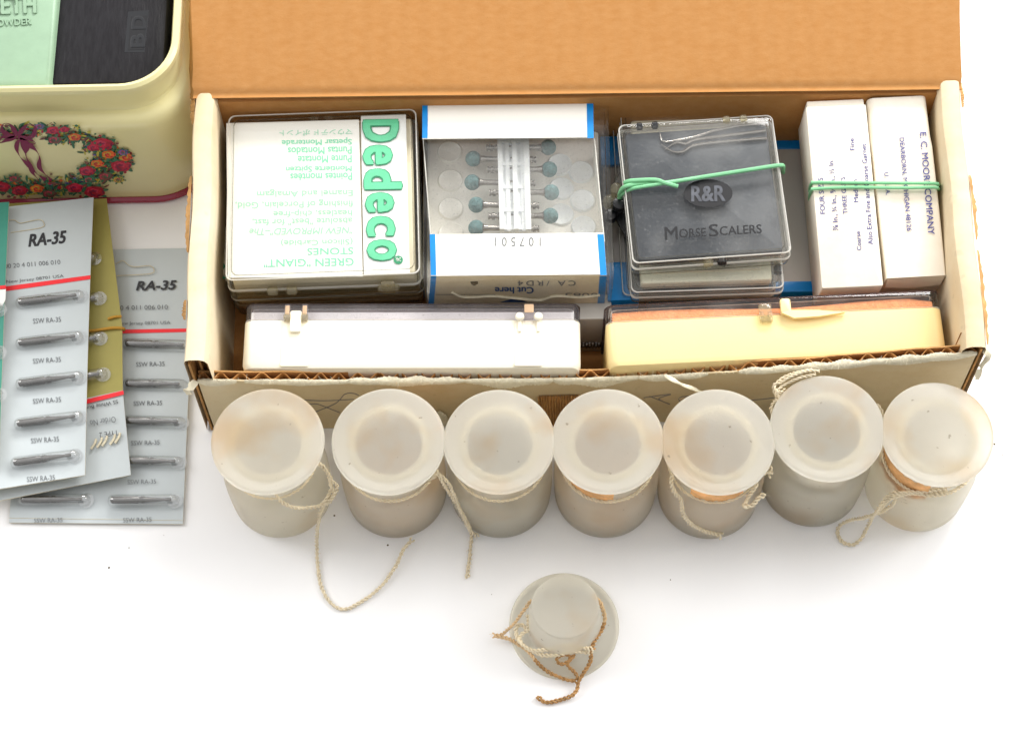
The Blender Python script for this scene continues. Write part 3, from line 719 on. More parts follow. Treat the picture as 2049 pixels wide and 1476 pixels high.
mb = MB(); block(mb, w_-1, d_-1, 25, 'pouch_grey', M, .5, .3, .5); mb.build('inner_box', r_)
for y0, y1 in ((d_/2-11, d_/2), (-d_/2, -d_/2+14)): mb = MB(); block(mb, w_+.4, y1-y0, 27.2, 'blue_print', M, .4, .2, 0, 0, (y0+y1)/2); mb.build('blue_band', r_)

# ------------------------------------------------------------------ scaler cases
GS = 'small clear cases bound with the green rubber band'
def scaler_case(tl, tr, br, bl, zt, h, label, mat='clear_plastic'):
    c, w_, d_, an = quad(tl, tr, br, bl, zt); M = frame(c, an, zt-h)
    r_ = thing('instrument_case', label, 'plastic case', M, GS); clear_case(r_, M, w_, d_, h, mat, .5, r=2.0, t=1.1); return r_, M, w_, d_
r3, M3, w3, d3 = scaler_case((1226, 240), (1520, 232), (1556, 580), (1244, 592), 32.5, 8.2, 'clear case at the bottom of the banded stack, its edge showing on the left')
mb = MB(); block(mb, w3-4, d3-4, 4.5, 'grey_stamp', M3, 1, .4, 1.6); mb.build('insert', r3)
r4, M4, w4, d4 = scaler_case((1237, 214), (1534, 206), (1572, 574), (1266, 586), 41.0, 8.2, 'clear case with a pale yellow insert, second from the top of the banded stack')
mb = MB(); block(mb, w4-7, d4-8, 4.6, 'pale_insert', M4, 1, .8, 1.6); block(mb, w4-14, 9, 1.0, 'ivory_plastic', M4, .6, .4, 6.0, 0, -d4/2+12); mb.build('insert', r4)
mb = MB()
knob(mb, M4, w4*.47+.5, -d4*.33, 5.2, 'clear_knob', 1.5, 3, 'Y'); knob(mb, M4, w4*.47+.5, -d4*.38, 4.2, 'black_plain', 1.6, 3, 'Y')
mb.build('catch', r4)
ZM = 50.5
r5, M5, w5, d5 = scaler_case((1230, 252), (1547, 226), (1584, 507), (1272, 524), ZM, 9.2, 'black backed clear case holding fine picks, topmost under the green rubber band')
mb = MB(); block(mb, w5-4.6, d5-4.6, 4.2, 'black_insert', M5, 1, .4, 2.4); mb.build('insert', r5)
zi5 = ZM-9.2+6.6
mb = MB()
zl = ZM
el = [P(1417+49*math.cos(2*PI*i/48), 387+28*math.sin(2*PI*i/48), zl)+Vector((0, 0, .06)) for i in range(48)]
mb.add(el, [tuple(range(48))], 'black_stamp')
text(mb, 'R&R', 1417, 388, 68, 32, 1, zl, 'grey_letter', bold=.03, off=.14)
text(mb, 'M', 1343, 467, 26, 26, 3, zl, 'black_stamp', bold=.015, off=.06)
text(mb, 'ORSE', 1386, 466, 54, 18, 3, zl, 'black_stamp', bold=.015, off=.06)
text(mb, 'S', 1428, 461, 19, 25, 3, zl, 'black_stamp', bold=.015, off=.06)
text(mb, 'CALERS', 1482, 460, 84, 18, 3, zl, 'black_stamp', bold=.015, off=.06)
mb.build('stamped_lettering', r5, smooth=False)
mb = MB()
zk = ZM-2.1
for pts in ([(1320, 262), (1325, 282), (1345, 283), (1392, 274), (1430, 262), (1480, 252), (1530, 248)], [(1330, 300), (1352, 286), (1372, 288), (1392, 280), (1450, 272), (1532, 262)],
            [(1322, 288), (1345, 303), (1366, 304), (1388, 292), (1440, 285), (1534, 277)]):
    tube(mb, smooth_path([P(x, y, zk) for x, y in pts], .6), .55, 'steel', 8, rfun=lambda t: .25+.75*min(1, t*4))
mb.build('dental_pick', r5)
mb = MB()
for x in (.20, .31): knob(mb, M5, w5*x, d5/2-.8, 8.6, 'clear_knob', 1.4, 2.4)
mb.build('hinge', r5); mb = MB()
for x in (-.36, -.26): knob(mb, M5, w5*x, d5/2-.6, 8.0, 'black_plain', 1.3, 2.2)
mb.build('hinge', r5)
mb = MB()
def wedge(poly, z, th, mat): patch(mb, poly, z, mat, 0, th=th)
wedge([(1362, 516), (1425, 513), (1424, 528), (1414, 534), (1404, 530)], 45, 1.2, 'clear_knob'); knob(mb, Matrix.Translation(P(1417, 524, 46)), 0, 0, 0, 'clear_knob', 1.6, 3.2, 'Y')
wedge([(1434, 522), (1450, 532), (1495, 511), (1440, 511)], 44, 1.4, 'black_plain'); knob(mb, Matrix.Translation(P(1444, 520, 46)), 0, 0, 0, 'black_plain', 1.6, 3.6, 'Y')
mb.build('catch', r5)
mb = MB()
wedge([(1246, 318), (1240, 345), (1218, 388), (1214, 402), (1232, 404), (1250, 395)], 38, 1.2, 'clear_plastic')
wedge([(1214, 402), (1222, 398), (1256, 420), (1258, 485), (1234, 440)], 37, 1.6, 'black_plain')
for x, y, z, mt in ((1233, 381, 39, 'clear_knob'), (1219, 405, 38, 'clear_knob'), (1238, 411, 41, 'black_plain'), (1221, 433, 38, 'black_plain')):
    lathe(mb, [(1.0, -2), (2.0, -1.6), (2.3, 0), (2.0, 1.6), (1.0, 2)], mt, Matrix.Translation(P(x, y, z)), 20)
mb.build('catch', r4)
# green band round the stack
mb = MB()
bp = [P(1243, 398, 42), P(1240, 388, 46), P(1250, 374, ZM+.8), P(1280, 368, ZM+.9), (P(1330, 366, ZM+1.0)), P(1390, 357, ZM+.9), P(1480, 343, ZM+.9), P(1545, 333, ZM+.9), P(1562, 331, ZM+.8), P(1567, 333, ZM-1.5), P(1567, 345, ZM-9)]
tube(mb, smooth_path(bp, .8), .72, 'rubber_green', 8)
tube(mb, smooth_path([P(1236, 400, 41), P(1248, 386, 48), P(1268, 377, ZM+.9), P(1310, 370, ZM+1.8), P(1345, 364, ZM+2.0), P(1400, 356, ZM+1.4)], .8), .62, 'rubber_green', 8)
tube(mb, smooth_path([P(1250, 366, ZM+.2), P(1262, 362, ZM+1.6), P(1310, 360, ZM+2.2), P(1330, 366, ZM+2.4), P(1356, 373, ZM+1.2)], .8), .72, 'rubber_green', 8)
tag(mb.build('rubber_band'), 'knotted green rubber band stretched across the black backed case', 'rubber band')

# ------------------------------------------------------------------ white printed boxes
ZP, ZPB = 43.0, 53.0
c, w_, d_, an = quad((1630, 225), (1868, 215), (1888, 545), (1650, 552), 22.8)
mb = MB(); block(mb, w_, d_, 19.6, 'paper_white', frame(c, an, 3.1), .6, .4)
tag(mb.build('carton'), 'plain wide carton under the two banded white printed boxes', 'small carton')
GP = 'white printed boxes bound with a green rubber band'
def white_box(tl, tr, br, bl, label, open_end=False):
    # leaning on the back wall: the far end lies higher than the near end
    a, b, e, f = P(*tl, ZPB), P(*tr, ZPB), P(*br, ZP), P(*bl, ZP)
    ux = ((b-a)+(e-f)).normalized(); uy = (a-f)+(b-e); d_ = uy.length/2; w_ = ((b-a).length+(e-f).length)/2; uy = (uy-ux*uy.dot(ux)).normalized(); uz = ux.cross(uy)
    c = (a+b+e+f)/4; M = Matrix(((ux.x, uy.x, uz.x, c.x), (ux.y, uy.y, uz.y, c.y), (ux.z, uy.z, uz.z, c.z), (0, 0, 0, 1))) @ Matrix.Translation((0, 0, -20))
    r_ = thing('carton', label, 'small carton', M, GP); mb = MB(); h = 20
    if open_end:
        rings = []
        n = 14
        for i in range(n+1):
            u = i/n; y = -d_/2+d_*u; k = .25*math.sin(PI*u)
            rr = 2.2 if i > n*.75 else .7
            rings.append([Vector((p.x, y, p.y)) for p in rrect(w_+2*k, h, rr, 5, 0, 0, h/2)])
        mb.loft(rings, 'paper_white', M, True, False)
        inn = [[Vector((p.x, y, p.y)) for p in rrect(w_-1, h-1, 2.0, 5, 0, 0, h/2)] for y in (d_/2, d_/2-5)]
        mb.loft([rings[-1]]+inn, 'paper_white', M, False, True)
        a_ = [(-w_/2+.4, -d_/2-.1, h-.5), (w_/2-.4, -d_/2-.1, h-.5), (w_/2-.6, -d_/2-1.0, h-7), (0, -d_/2-1.4, h-8), (-w_/2+.6, -d_/2-1.0, h-7)]
        mb.add(a_, [(0, 1, 2, 3, 4)], 'paper_white', M)
    else:
        block(mb, w_, d_, h, 'paper_white', M, .5, .35)
        block(mb, w_-1.0, 2.6, h-2.0, 'paper_white', M, .4, .3, .4, .2, d_/2+1.2)
    mb.build('box_body', r_); return r_, M
ra, Ma = white_box((1619, 214), (1736, 208), (1764, 572), (1638, 577), 'white box with upward reading blue print, nearer the scaler cases')
mb = MB()
for s_, x, y, ln, ht, bo in (('FOUR SIZES', 1644, 392, 72, 10, .0), ('⅞ In., ¾ In., ⅝ In., ½ In.', 1668, 390, 142, 12, .0), ('THREE GRITS', 1689, 391, 74, 9, .0), ('Coarse', 1718, 482, 38, 9, 0), ('Medium', 1712, 382, 45, 9, 0), ('Fine', 1705, 289, 24, 9, 0), ('Also Extra Fine and Coarse Garnet', 1735, 388, 202, 10, 0)):
    text(mb, s_, x, y, ln, ht, 94.0, ZP, 'ink_blue', bold=.008, off=.1, nrm=Ma.to_3x3() @ UPN, pt=Ma @ Vector((0, 0, 20)))
mb.build('printing', ra, smooth=False)
rb, Mb_ = white_box((1741, 198), (1858, 190), (1889, 552), (1769, 556), 'white box with downward reading blue print and an open end, beside the right wall', True)
mb = MB()
for s_, x, y, ln, ht in (('E. C. MOORE COMPANY', 1855, 367, 205, 13), ('DEARBORN, MICHIGAN 48126', 1811, 369, 187, 11), ('U.  S.  A.', 1775, 368, 45, 9)):
    text(mb, s_, x, y, ln, ht, -85.3, ZP, 'ink_blue', bold=.012, off=.3, nrm=Mb_.to_3x3() @ UPN, pt=Mb_ @ Vector((0, 0, 20)))
mb.build('printing', rb, smooth=False)
mb = MB()
ZB = 48.3
def bandp(y0, y1, dy):
    return [P(1621, y0+40, 29), P(1620, y0+16, 40), P(1624, y0+2, ZB+.3), P(1632, y0, ZB+.9), P(1700, (y0*2+y1)/3+dy, ZB+.9), P(1800, (y0+2*y1)/3, ZB+1.2), P(1868, y1, ZB+1.0), P(1877, y1+2, ZB+.2), P(1880, y1+8, 38), P(1882, y1+20, 30)]
tube(mb, smooth_path(bandp(365, 367, 0), .8), .52, 'rubber_green', 8); tube(mb, smooth_path(bandp(378, 375, -2), .8), .52, 'rubber_green', 8)
tag(mb.build('rubber_band'), 'doubled green rubber band round the two white printed boxes', 'rubber band')

# ------------------------------------------------------------------ long cases standing on edge along the front
def edge_case(tl, tr, br, bl, z, h, lidpx, label, bodymat, lidmat, name):
    c, w_, d_, an = quad(tl, tr, br, bl, z); M = frame(c, an, z-h)
    r_ = thing(name, label, 'plastic case', M)
    ld = d_*lidpx; bd = d_-ld
    # lying on its long edge: the tray opens towards the back, the lid closes it there
    Rt = M @ Matrix.Translation((0, -d_/2, h/2)) @ Matrix.Rotation(-PI/2, 4, 'X')
    mb = MB(); tray(mb, w_, h, bd, 1.5, bodymat, Rt, 3.0, 2.2, 0, n=6); mb.build('tray', r_)
    Rl = M @ Matrix.Translation((0, -d_/2+bd+.05, h/2)) @ Matrix.Rotation(-PI/2, 4, 'X')
    mb = MB(); tray(mb, w_-.6, h-.6, ld, 1.3, lidmat, Rl, 2.6, .8, 0, flip=True, n=6)
    bead(mb, Rl, w_-1.4, h-1.4, 2.6, ld-.6, 'clear_edge_smoke', .8); bead(mb, Rl, w_-.7, h-.7, 2.6, .35, 'edge_highlight', .25); bead(mb, Rl, w_-4.6, h-4.6, 2.0, ld-1.4, 'edge_highlight', .2); mb.build('lid', r_)
    return r_, M, w_, d_, bd
r6, M6, w6, d6, bd6 = edge_case((486, 604), (1161, 606), (1162, 736), (487, 740), 42, 38.8, .27, 'long ivory hinged case with a smoky clear lid, standing on edge behind the front wall', 'ivory_plastic', 'clear_smoky', 'hinged_case')
mb = MB(); block(mb, w6-4, 4.5, 36, 'print_card', M6, .3, .2, 1.2, 0, -d6/2+bd6+1.4); mb.build('paper_insert', r6)
mb = MB()
for x in (-.345, .345):
    mb = MB(); block(mb, 8.8, bd6*.9, .7, 'ivory_plastic', M6, .3, .3, 38.4, w6*x, -d6/2+bd6*.5); mb.build('hinge_pad', r6)
def Lz(M, x, y, z): return M @ Vector((x, y, z))
mb = MB()
x0 = -.345*w6; yj = -d6/2+bd6
block(mb, 3.6, 7.5, 1.6, 'ivory_plastic', M6, .5, .4, 38.9, x0, yj-1.0)
for dx in (-3.1, 3.1): knob(mb, M6, x0+dx*.9, yj+.5, 39.9, 'clear_knob', 1.3, 2.2); block(mb, 2.0, 6.4, 1.3, 'clear_smoky', M6, .5, .3, 38.7, x0+dx*.9, yj+2.2); block(mb, 1.4, 3.2, .3, 'residue_and_reflection', M6, .2, .1, 40.0, x0+dx*.9, yj+3.0)  # thin tan blocks on top paint brownish reflections
mb.build('hinge', r6); mb = MB()
x0 = .345*w6+.3
block(mb, 3.0, 5.5, 1.5, 'clear_smoky', M6, .5, .3, 38.7, x0, yj+1.2); block(mb, 3.0, 3.0, .3, 'residue_and_reflection', M6, .3, .1, 40.2, x0, yj+3.4)  # thin tan block paints a brownish reflection here too
for dx in (-3.0, 3.0): lathe(mb, [(.4, -1.1), (1.1, -.8), (1.5, 0), (1.1, .8), (.4, 1.1)], 'ivory_plastic', M6 @ Matrix.Translation((x0+dx, yj+.6, 40.2)), 18); block(mb, 1.2, 5, .9, 'ivory_plastic', M6, .4, .3, 38.9, x0+dx, yj-2)
mb.build('hinge', r6)
r7, M7, w7, d7, bd7 = edge_case((1213, 608), (1886, 577), (1889, 702), (1215, 735), 43, 39.8, .30, 'long yellow case with orange sponge under its clear lid, standing on edge', 'yellow_plastic', 'clear_plastic', 'sponge_case')
mb = MB(); n = 60; yj = -d7/2+bd7; vs = []
for i in range(n+1):
    u = i/n; x = -w7/2+2.4+(w7-4.8)*u; ext = d7-bd7-2.3+.25*math.sin(u*9)-(1.3*(u-.93)*14 if u > .93 else 0)-.8*math.exp(-((u-.55)/.2)**2)
    for (yy, zz) in ((yj-3, 3), (yj-3, 37.9), (yj+ext*.75, 38.0), (yj+ext, 37.4), (yj+ext, 3)): vs.append(Vector((x, yy, zz+random.uniform(-.12, .12))))
fs = [(i*5+j, i*5+(j+1) % 5, (i+1)*5+(j+1) % 5, (i+1)*5+j) for i in range(n) for j in range(5)]+[(4, 3, 2, 1, 0), tuple(n*5+j for j in range(5))]
mb.add(vs, fs, 'sponge', M7); mb.build('sponge', r7, angle=50)
mb = MB(); block(mb, 4.2, 6.5, 2.2, 'clear_knob', M7, .8, .6, 39.8, -2.8, yj); 
for dx in (-1.6, 1.6): knob(mb, M7, -2.8+dx, yj-.6, 41.6, 'clear_plastic', 1.1, 1.6, 'Y')
mb.build('clasp', r7)
mb = MB(); block(mb, 3.4, 5.5, 2.2, 'yellow_plastic', M7, .8, .6, 39.9, 3.8, yj+2)
v = [Vector(p) for p in ((2.2, yj-.4, 42.2), (6, yj-2.6, 42.4), (14, yj-2.2, 42.0), (22.5, yj-1.0, 41.4), (14, yj+.1, 41.8), (5, yj+.3, 42.3))]
mb.add([p for p in v]+[p-Vector((0, 0, 1.3)) for p in v], [tuple(range(6)), tuple(reversed(range(6, 12)))]+[(i, (i+1) % 6, 6+(i+1) % 6, 6+i) for i in range(6)], 'yellow_plastic', M7)
mb.build('latch', r7)
# knurled handle between the cases
pa, pb = P(1120, 676, 9), P(1260, 672, 9); M, L = axis_m(pa, pb)
mb = MB(); nn, mm = 72, 150; rings = []
for j in range(mm+1):
    z = L*j/mm; rings.append([Vector(((r_ := 3.45+.16*(math.sin(i*2*PI*18/nn*1.0+z*3.0)+math.sin(-i*2*PI*18/nn+z*3.0)))*math.cos(2*PI*i/nn), r_*math.sin(2*PI*i/nn), z)) for i in range(nn)])
mb.loft(rings, 'steel_dark', M)
tag(mb.build('metal_handle', angle=60), 'knurled steel handle lying on the box floor between the two long cases', 'tool handle')
mb = MB(); c = P(1186, 632, 22); M = Matrix.Translation((c.x, c.y, 3.1)); block(mb, 12, 9, 26, 'pouch_grey', M, 1, .5)
tag(mb.build('small_pouch'), 'dull grey pouch wedged behind the knurled handle', 'pouch')

# ------------------------------------------------------------------ cream flowered tin
HT = 68.5
fl = P(100, 405, 0); rt = P(436, 281, 0)
TW, TD = 190.0, 130.0
tx, ty = rt.x-TW/2, fl.y+TD/2
MT = Matrix.Translation((tx, ty, 0)) @ Matrix.Rotation(0.0, 4, 'Z')
tin = thing('flowered_tin', 'cream painted tin with a flower wreath on its side and a crimson base rim', 'tin box', MT)
mb = MB()
prof = [(0.6, 1.2, 0), (0, 3, 0), (-0.6, 27, 0), (-0.5, 46, 0), (-.1, 48.6, 0), (.9, 50.2, 0), (2.2, 50.9, 0), (4.6, 51.2, 0), (5.0, 51.8, 0), (5.1, 54, 0), (4.9, 59, 0), (4.0, 61.2, 0), (3.6, 62.6, 0), (3.8, 64.2, 0), (4.8, 65, 0), (5.8, 64.8, 0), (6.3, 63.8, 0), (6.4, 45, 0), (6.4, 4, 0)]
prof = [(a_, b_*1.054, c_) for a_, b_, c_ in prof]
mb.loft([rrect(TW-2*i, TD-2*i, 21-i*.7, 12, z) for i, z, _ in prof], 'tin_cream', MT); mb.build('tin_body', tin, angle=32)
mb = MB(); mb.loft([rrect(TW+2*i, TD+2*i, 21+i, 12, z) for i, z in ((-.6, .1), (.9, .3), (1.5, 1.2), (1.2, 2.2), (.2, 2.8), (-.8, 2.6))], 'tin_crimson', MT); mb.build('base_rim', tin)
# wreath and bow printed on the front side
pw = Vector((tx, ty-TD/2+.55, 0)); nw = Vector((0, -1, 0))
mb = MB()
def Wp(x, y): return PP(x, y, pw, nw)
cnt = [0]
def blob(x, y, rx, ry, mat, k=7, ph=0, spiky=.25, rot=0.0):
    cnt[0] += 1; off = 1.2+.0003*cnt[0]; c0 = Wp(x, y); n_ = k*4; pts = []
    for i in range(n_):
        a_ = 2*PI*i/n_; rr = 1-spiky*(.5+.5*math.cos(k*a_+ph))
        ex, ey = rx*rr*math.cos(a_), ry*rr*math.sin(a_); pts.append(Wp(x+ex*math.cos(rot)-ey*math.sin(rot), y+(ex*math.sin(rot)+ey*math.cos(rot))*.7)+nw*off)
    mb.add([c0+nw*off]+pts, [(0, 1+i, 1+(i+1) % n_) for i in range(n_)], mat)
wc = (42, 318); 
def onring(t, k=1.0): return wc[0]+k*186*math.cos(t), wc[1]+k*52*math.sin(t)
cols = ['rose_red', 'leaf_green', 'bloom_orange', 'bloom_brown', 'leaf_green', 'rose_red', 'bloom_violet', 'bloom_yellow', 'leaf_green', 'bloom_brown']
def ringpos(t, k): return (95+(k-1)*26)*0
for i in range(1900):
    t_ = random.uniform(-PI, PI); k = random.gauss(0, 1)
    x = 45+172*math.cos(t_)*(1+.10*k); y = 313+60*math.sin(t_)*(1+.15*k)
    if x > 282 or y > 388 or y < 238: continue
    sz = random.uniform(1.6, 5.5)
    if i % 5 < 3: blob(x, y, sz*2.0, sz*.55, random.choice(('leaf_green', 'leaf_green', 'bloom_brown', 'leaf_green', 'bloom_yellow')), 2, 0, .1, random.random()*PI)
    else: blob(x, y, sz, sz*.9, random.choice(cols), random.choice((5, 7)), random.random()*6, random.uniform(.15, .5))
for (x, y, r_, mt) in ((108, 252, 15, 'rose_red'), (130, 250, 11, 'rose_red'), (205, 280, 24, 'rose_red'), (188, 286, 14, 'rose_red'), (243, 323, 22, 'rose_red'), (175, 333, 18, 'rose_red'), (190, 375, 22, 'rose_red'), (150, 367, 18, 'rose_red'),
                       (218, 300, 15, 'bloom_orange'), (195, 318, 14, 'bloom_orange'), (150, 265, 14, 'bloom_orange'), (252, 305, 15, 'bloom_orange'), (40, 372, 18, 'rose_red'), (5, 365, 18, 'rose_red'), (75, 368, 15, 'bloom_orange'),
                       (110, 270, 15, 'bloom_brown'), (212, 343, 16, 'bloom_brown'), (100, 378, 15, 'bloom_brown'), (30, 348, 13, 'bloom_brown'), (180, 350, 13, 'leaf_green'), (238, 350, 12, 'bloom_yellow'), (247, 295, 11, 'bloom_violet'), (80, 243, 10, 'bloom_violet')):
    for q in range(7):
        a_ = q*2*PI/7+x; blob(x+r_*.85*math.cos(a_), y+r_*.5*math.sin(a_), r_*.55, r_*.2, 'leaf_green', 2, 0, .1, a_)
    blob(x, y, r_, r_*.8, mt, 5, random.random()*6, .14)
    for q in range(16):
        a_ = q*2.4; rr = r_*(.78-.045*q); c_ = {'rose_red': ('ribbon_plum', 'rose_pink', 'rose_red'), 'bloom_orange': ('rose_red', 'bloom_yellow', 'bloom_orange')}.get(mt, ('bloom_brown', 'rose_pink', 'leaf_green'))[q % 3]
        blob(x+rr*math.cos(a_), y+.58*rr*math.sin(a_), r_*.26, r_*.10, c_, 2, 0, .1, a_+PI/2)
mb.build('wreath_print', tin, smooth=False)
mb = MB()
def ribbon(pts, wpx):
    cnt[0] += 4; path = smooth_path([Vector((x, y, 0)) for x, y in pts], 2.5); T, N = frames(path); vs = []
    for i, p in enumerate(path):
        s_ = Vector((-T[i].y, T[i].x, 0)).normalized(); ww = wpx*.5*(.55+.45*math.sin(i*.35))
        for sg in (1, -1): q = p+s_*ww*sg; vs.append(Wp(q.x, q.y)+nw*(1.25+.0003*cnt[0]))
    mb.add(vs, [(i*2, i*2+1, i*2+3, i*2+2) for i in range(len(path)-1)], 'ribbon_plum')
for pts in ([(36, 262), (55, 240), (70, 243), (66, 262), (40, 264)], [(36, 262), (22, 240), (8, 238), (6, 252), (30, 264)], [(36, 264), (58, 268), (72, 276), (60, 278), (40, 268)], [(34, 264), (15, 270), (0, 276), (6, 264), (30, 262)],
            [(38, 270), (34, 285), (42, 305), (60, 322), (75, 338), (92, 350)], [(46, 272), (56, 285), (52, 300), (60, 318), (66, 335), (78, 350)], [(52, 275), (72, 290), (80, 305), (80, 325), (98, 345), (104, 350)], [(44, 270), (50, 290), (56, 310)]): ribbon(pts, 9.5)
mb.build('bow_print', tin, smooth=False)
# contents: black lidded case and mint powder tin
zc = 61.0
MC = Matrix.Translation(P(325, 172, zc)+Vector((-21.5, 32.5, -zc+6)))
bc = thing('black_case', 'black grained case stamped with two letters, packed inside the cream tin', 'case', MC)
mb = MB(); block(mb, 43, 62, 55, 'black_case', MC, 7, .8, n=8); mb.build('case_body', bc)
mb = MB(); patch(mb, [(257, 27), (299, 24), (290, 108), (250, 108)], zc-.9, 'black_plain', .05+.9, th=.05)
patch(mb, [(262, 34), (294, 32), (287, 100), (256, 101)], zc, 'black_stamp', .12)
for s_, y_ in (('D', 46), ('B', 82)): text(mb, s_, 277-(y_-46)*.05, y_, 27, 29, 91, zc, 'dark_sheen', bold=.04, off=.16); text(mb, s_, 277.5-(y_-46)*.05, y_+.5, 25, 26, 91, zc, 'black_plain', bold=.03, off=.2)
mb.build('stamped_plate', bc, smooth=False)
# mint tin leaning
zm = 64.0
cpm = [P(-60, -60, zm), P(118, -60, zm), P(96, 172, zm), P(-60, 172, zm)]
MM = Matrix.Translation(((cpm[0].x+cpm[2].x)/2, (cpm[0].y+cpm[2].y)/2, 10))
pt_ = thing('powder_tin', 'mint green powder container with raised lettering inside the cream tin', 'powder container', MM)
mb = MB(); cc = [Vector((p.x, p.y, 0)) for p in (cpm[3], cpm[2], cpm[1], cpm[0])]
def inset(k, z): c_ = sum(cc, Vector())/4; return [Vector((p.x+(c_.x-p.x)*k, p.y+(c_.y-p.y)*k, z)) for p in cc]
mb.loft([inset(-.10, 10), inset(-.10, zm-9), inset(-.075, zm-5), inset(-.03, zm-1.6), inset(.04, zm-.3), inset(.1, zm)], 'powder_mint'); mb.build('container_body', pt_, angle=60)
mb = MB()
text(mb, 'TEETH', 14, 12, 118, 36, 2, zm, 'powder_mint', bold=.03, off=.5); text(mb, 'POWDER', 24, 46, 78, 14, 3, zm, 'powder_mint', bold=.02, off=.4)
mo = mb.build('raised_lettering', pt_, smooth=False)
sm = mo.modifiers.new('thick', 'SOLIDIFY'); sm.thickness = .0006; sm.offset = -1

# ------------------------------------------------------------------ bur cards
def sheet(corners, z, th, mat, bend, root, name='card_board', nx=14, ny=30, zf=None):
    """thin card from four picture corners (tl,tr,br,bl) lying at z, softly bent by bend(u,v) mm"""
    a_, b_, c_, d_ = [P(*q, z) for q in corners]; mb = MB(); vs = []
    for j in range(ny+1):
        for i in range(nx+1):
            u, v = i/nx, j/ny; p = (a_.lerp(b_, u)).lerp(d_.lerp(c_, u), v); vs.append(p+Vector((0, 0, bend(u, v))))
    n0 = len(vs); vs2 = [v-Vector((0, 0, th)) for v in vs]; W = nx+1
    top = [(j*W+i, j*W+i+1, (j+1)*W+i+1, (j+1)*W+i) for j in range(ny) for i in range(nx)]
    mb.add(vs, top, mat)
    mb.add(vs2, [tuple(reversed(f)) for f in top], 'card_core')
    rim = [i for i in range(nx+1)]+[j*W+nx for j in range(1, ny+1)]+[ny*W+i for i in range(nx-1, -1, -1)]+[j*W for j in range(ny-1, 0, -1)]
    vs3 = [vs[i] for i in rim]+[vs2[i] for i in rim]; k = len(rim)
    mb.add(vs3, [(i, (i+1) % k, k+(i+1) % k, k+i) for i in range(k)], 'card_core')
    return mb
def bur_px(root, x0, y0, x1, y1, z, dome=True, full=True):
    """blister dome with a steel bur, from its left end to its right end in the picture"""
    p, q = P(x0, y0, z), P(x1, y1, z); d = (q-p); L = d.length; an = math.atan2(d.y, d.x); M = Matrix.Translation(p) @ Matrix.Rotation(an, 4, 'Z')
    if full:
        mb = MB(); A = M @ Matrix.Translation((2, 0, 1.5)) @ Matrix.Rotation(PI/2, 4, 'Y'); l = L-4.6
        lathe(mb, [(.7, -1.0), (1.15, -.6), (1.18, l*.42), (1.0, l*.44), (1.0, l*.47), (1.15, l*.48), (1.15, l*.52), (.95, l*.56), (.5, l*.86), (.45, l*.88), (.6, l*.9), (.58, l-.3), (.3, l)], 'bur_steel', A, 20); mb.build('bur', root)
    mb = MB(); n = 20; rings = []
    Rw = 2.1
    path = [(-.2, .2), (.3, .7), (1.2, .95), (2.4, 1.0), (L-3.0, 1.0), (L-1.5, .92), (L-.5, .65), (L, .2)]
    vs = []; m_ = 11
    for x, k in path:
        for i in range(m_): a_ = PI*i/(m_-1); vs.append(Vector((x, Rw*k*math.cos(a_), .12+2.9*k*math.sin(a_)**.8)))
    mb.add(vs, [(j*m_+i, j*m_+i+1, (j+1)*m_+i+1, (j+1)*m_+i) for j in range(len(path)-1) for i in range(m_-1)], 'blister', M)
    lathe(mb, [(Rw+.5, .06), (Rw+.5, .18)], 'blister', M @ Matrix.Translation((L-1.6, 0, 0)), 20)
    mb.build('blister', root, angle=60)
def hole(mb, pts, z): tube(mb, smooth_path([P(x, y, z)+Vector((0, 0, .12)) for x, y in pts], .6), .16, 'card_core', 5)
GB = 'bur cards fanned out left of the box'
# lowest grey card
rc = thing('bur_card', 'grey bur card lowest of the fan, its bottom row of two burs uncovered', 'bur card', Matrix.Translation(P(200, 760, 0)), GB)
zc_ = 1.2
mb = sheet([(60, 502), (392, 496), (366, 1048), (18, 1045)], zc_, .5, 'bur_card', lambda u, v: .5*math.sin(PI*v)+.6*u*math.sin(PI*v), rc)
text(mb, 'RA-35', 313, 571, 82, 19, 1.5, zc_+.9, 'ink_black', bold=.035, shear=.25)
text(mb, '500 20 4 011 006 010', 272, 616, 128, 9, 1, zc_+.9, 'ink_grey', off=.3)
text(mb, 'Lakewood, New Jersey 08701 USA', 262, 648, 158, 8, 1, zc_+.9, 'ink_grey', off=.3)
patch(mb, [(150, 661), (392, 657), (392, 664), (150, 669)], zc_+.9, 'red_print', .1)
for x, y in ((301, 729), (296, 807), (291, 886), (284, 964), (275, 1040), (97, 1041), (100, 886)): text(mb, 'SSW RA-35', x, y, 57, 9, 1.5, zc_+(.9 if y < 1000 else .35), 'ink_grey', off=.3)
tube(mb, [P(18, 1036, zc_)+Vector((0, 0, .1)), P(366, 1041, zc_)+Vector((0, 0, .1))], .08, 'card_core', 4)
hole(mb, [(232, 528), (246, 522), (258, 531), (272, 534), (300, 532), (308, 540), (300, 548), (234, 552)], zc_+.9)
mb.build('card_board', rc, angle=60)
for (x0, y0, x1, y1) in ((247, 690, 384, 694), (247, 770, 376, 772), (247, 844, 373, 847), (246, 924, 368, 926), (217, 1003, 360, 1002), (38, 1002, 182, 1001)): bur_px(rc, x0, y0, x1, y1, zc_+.9)
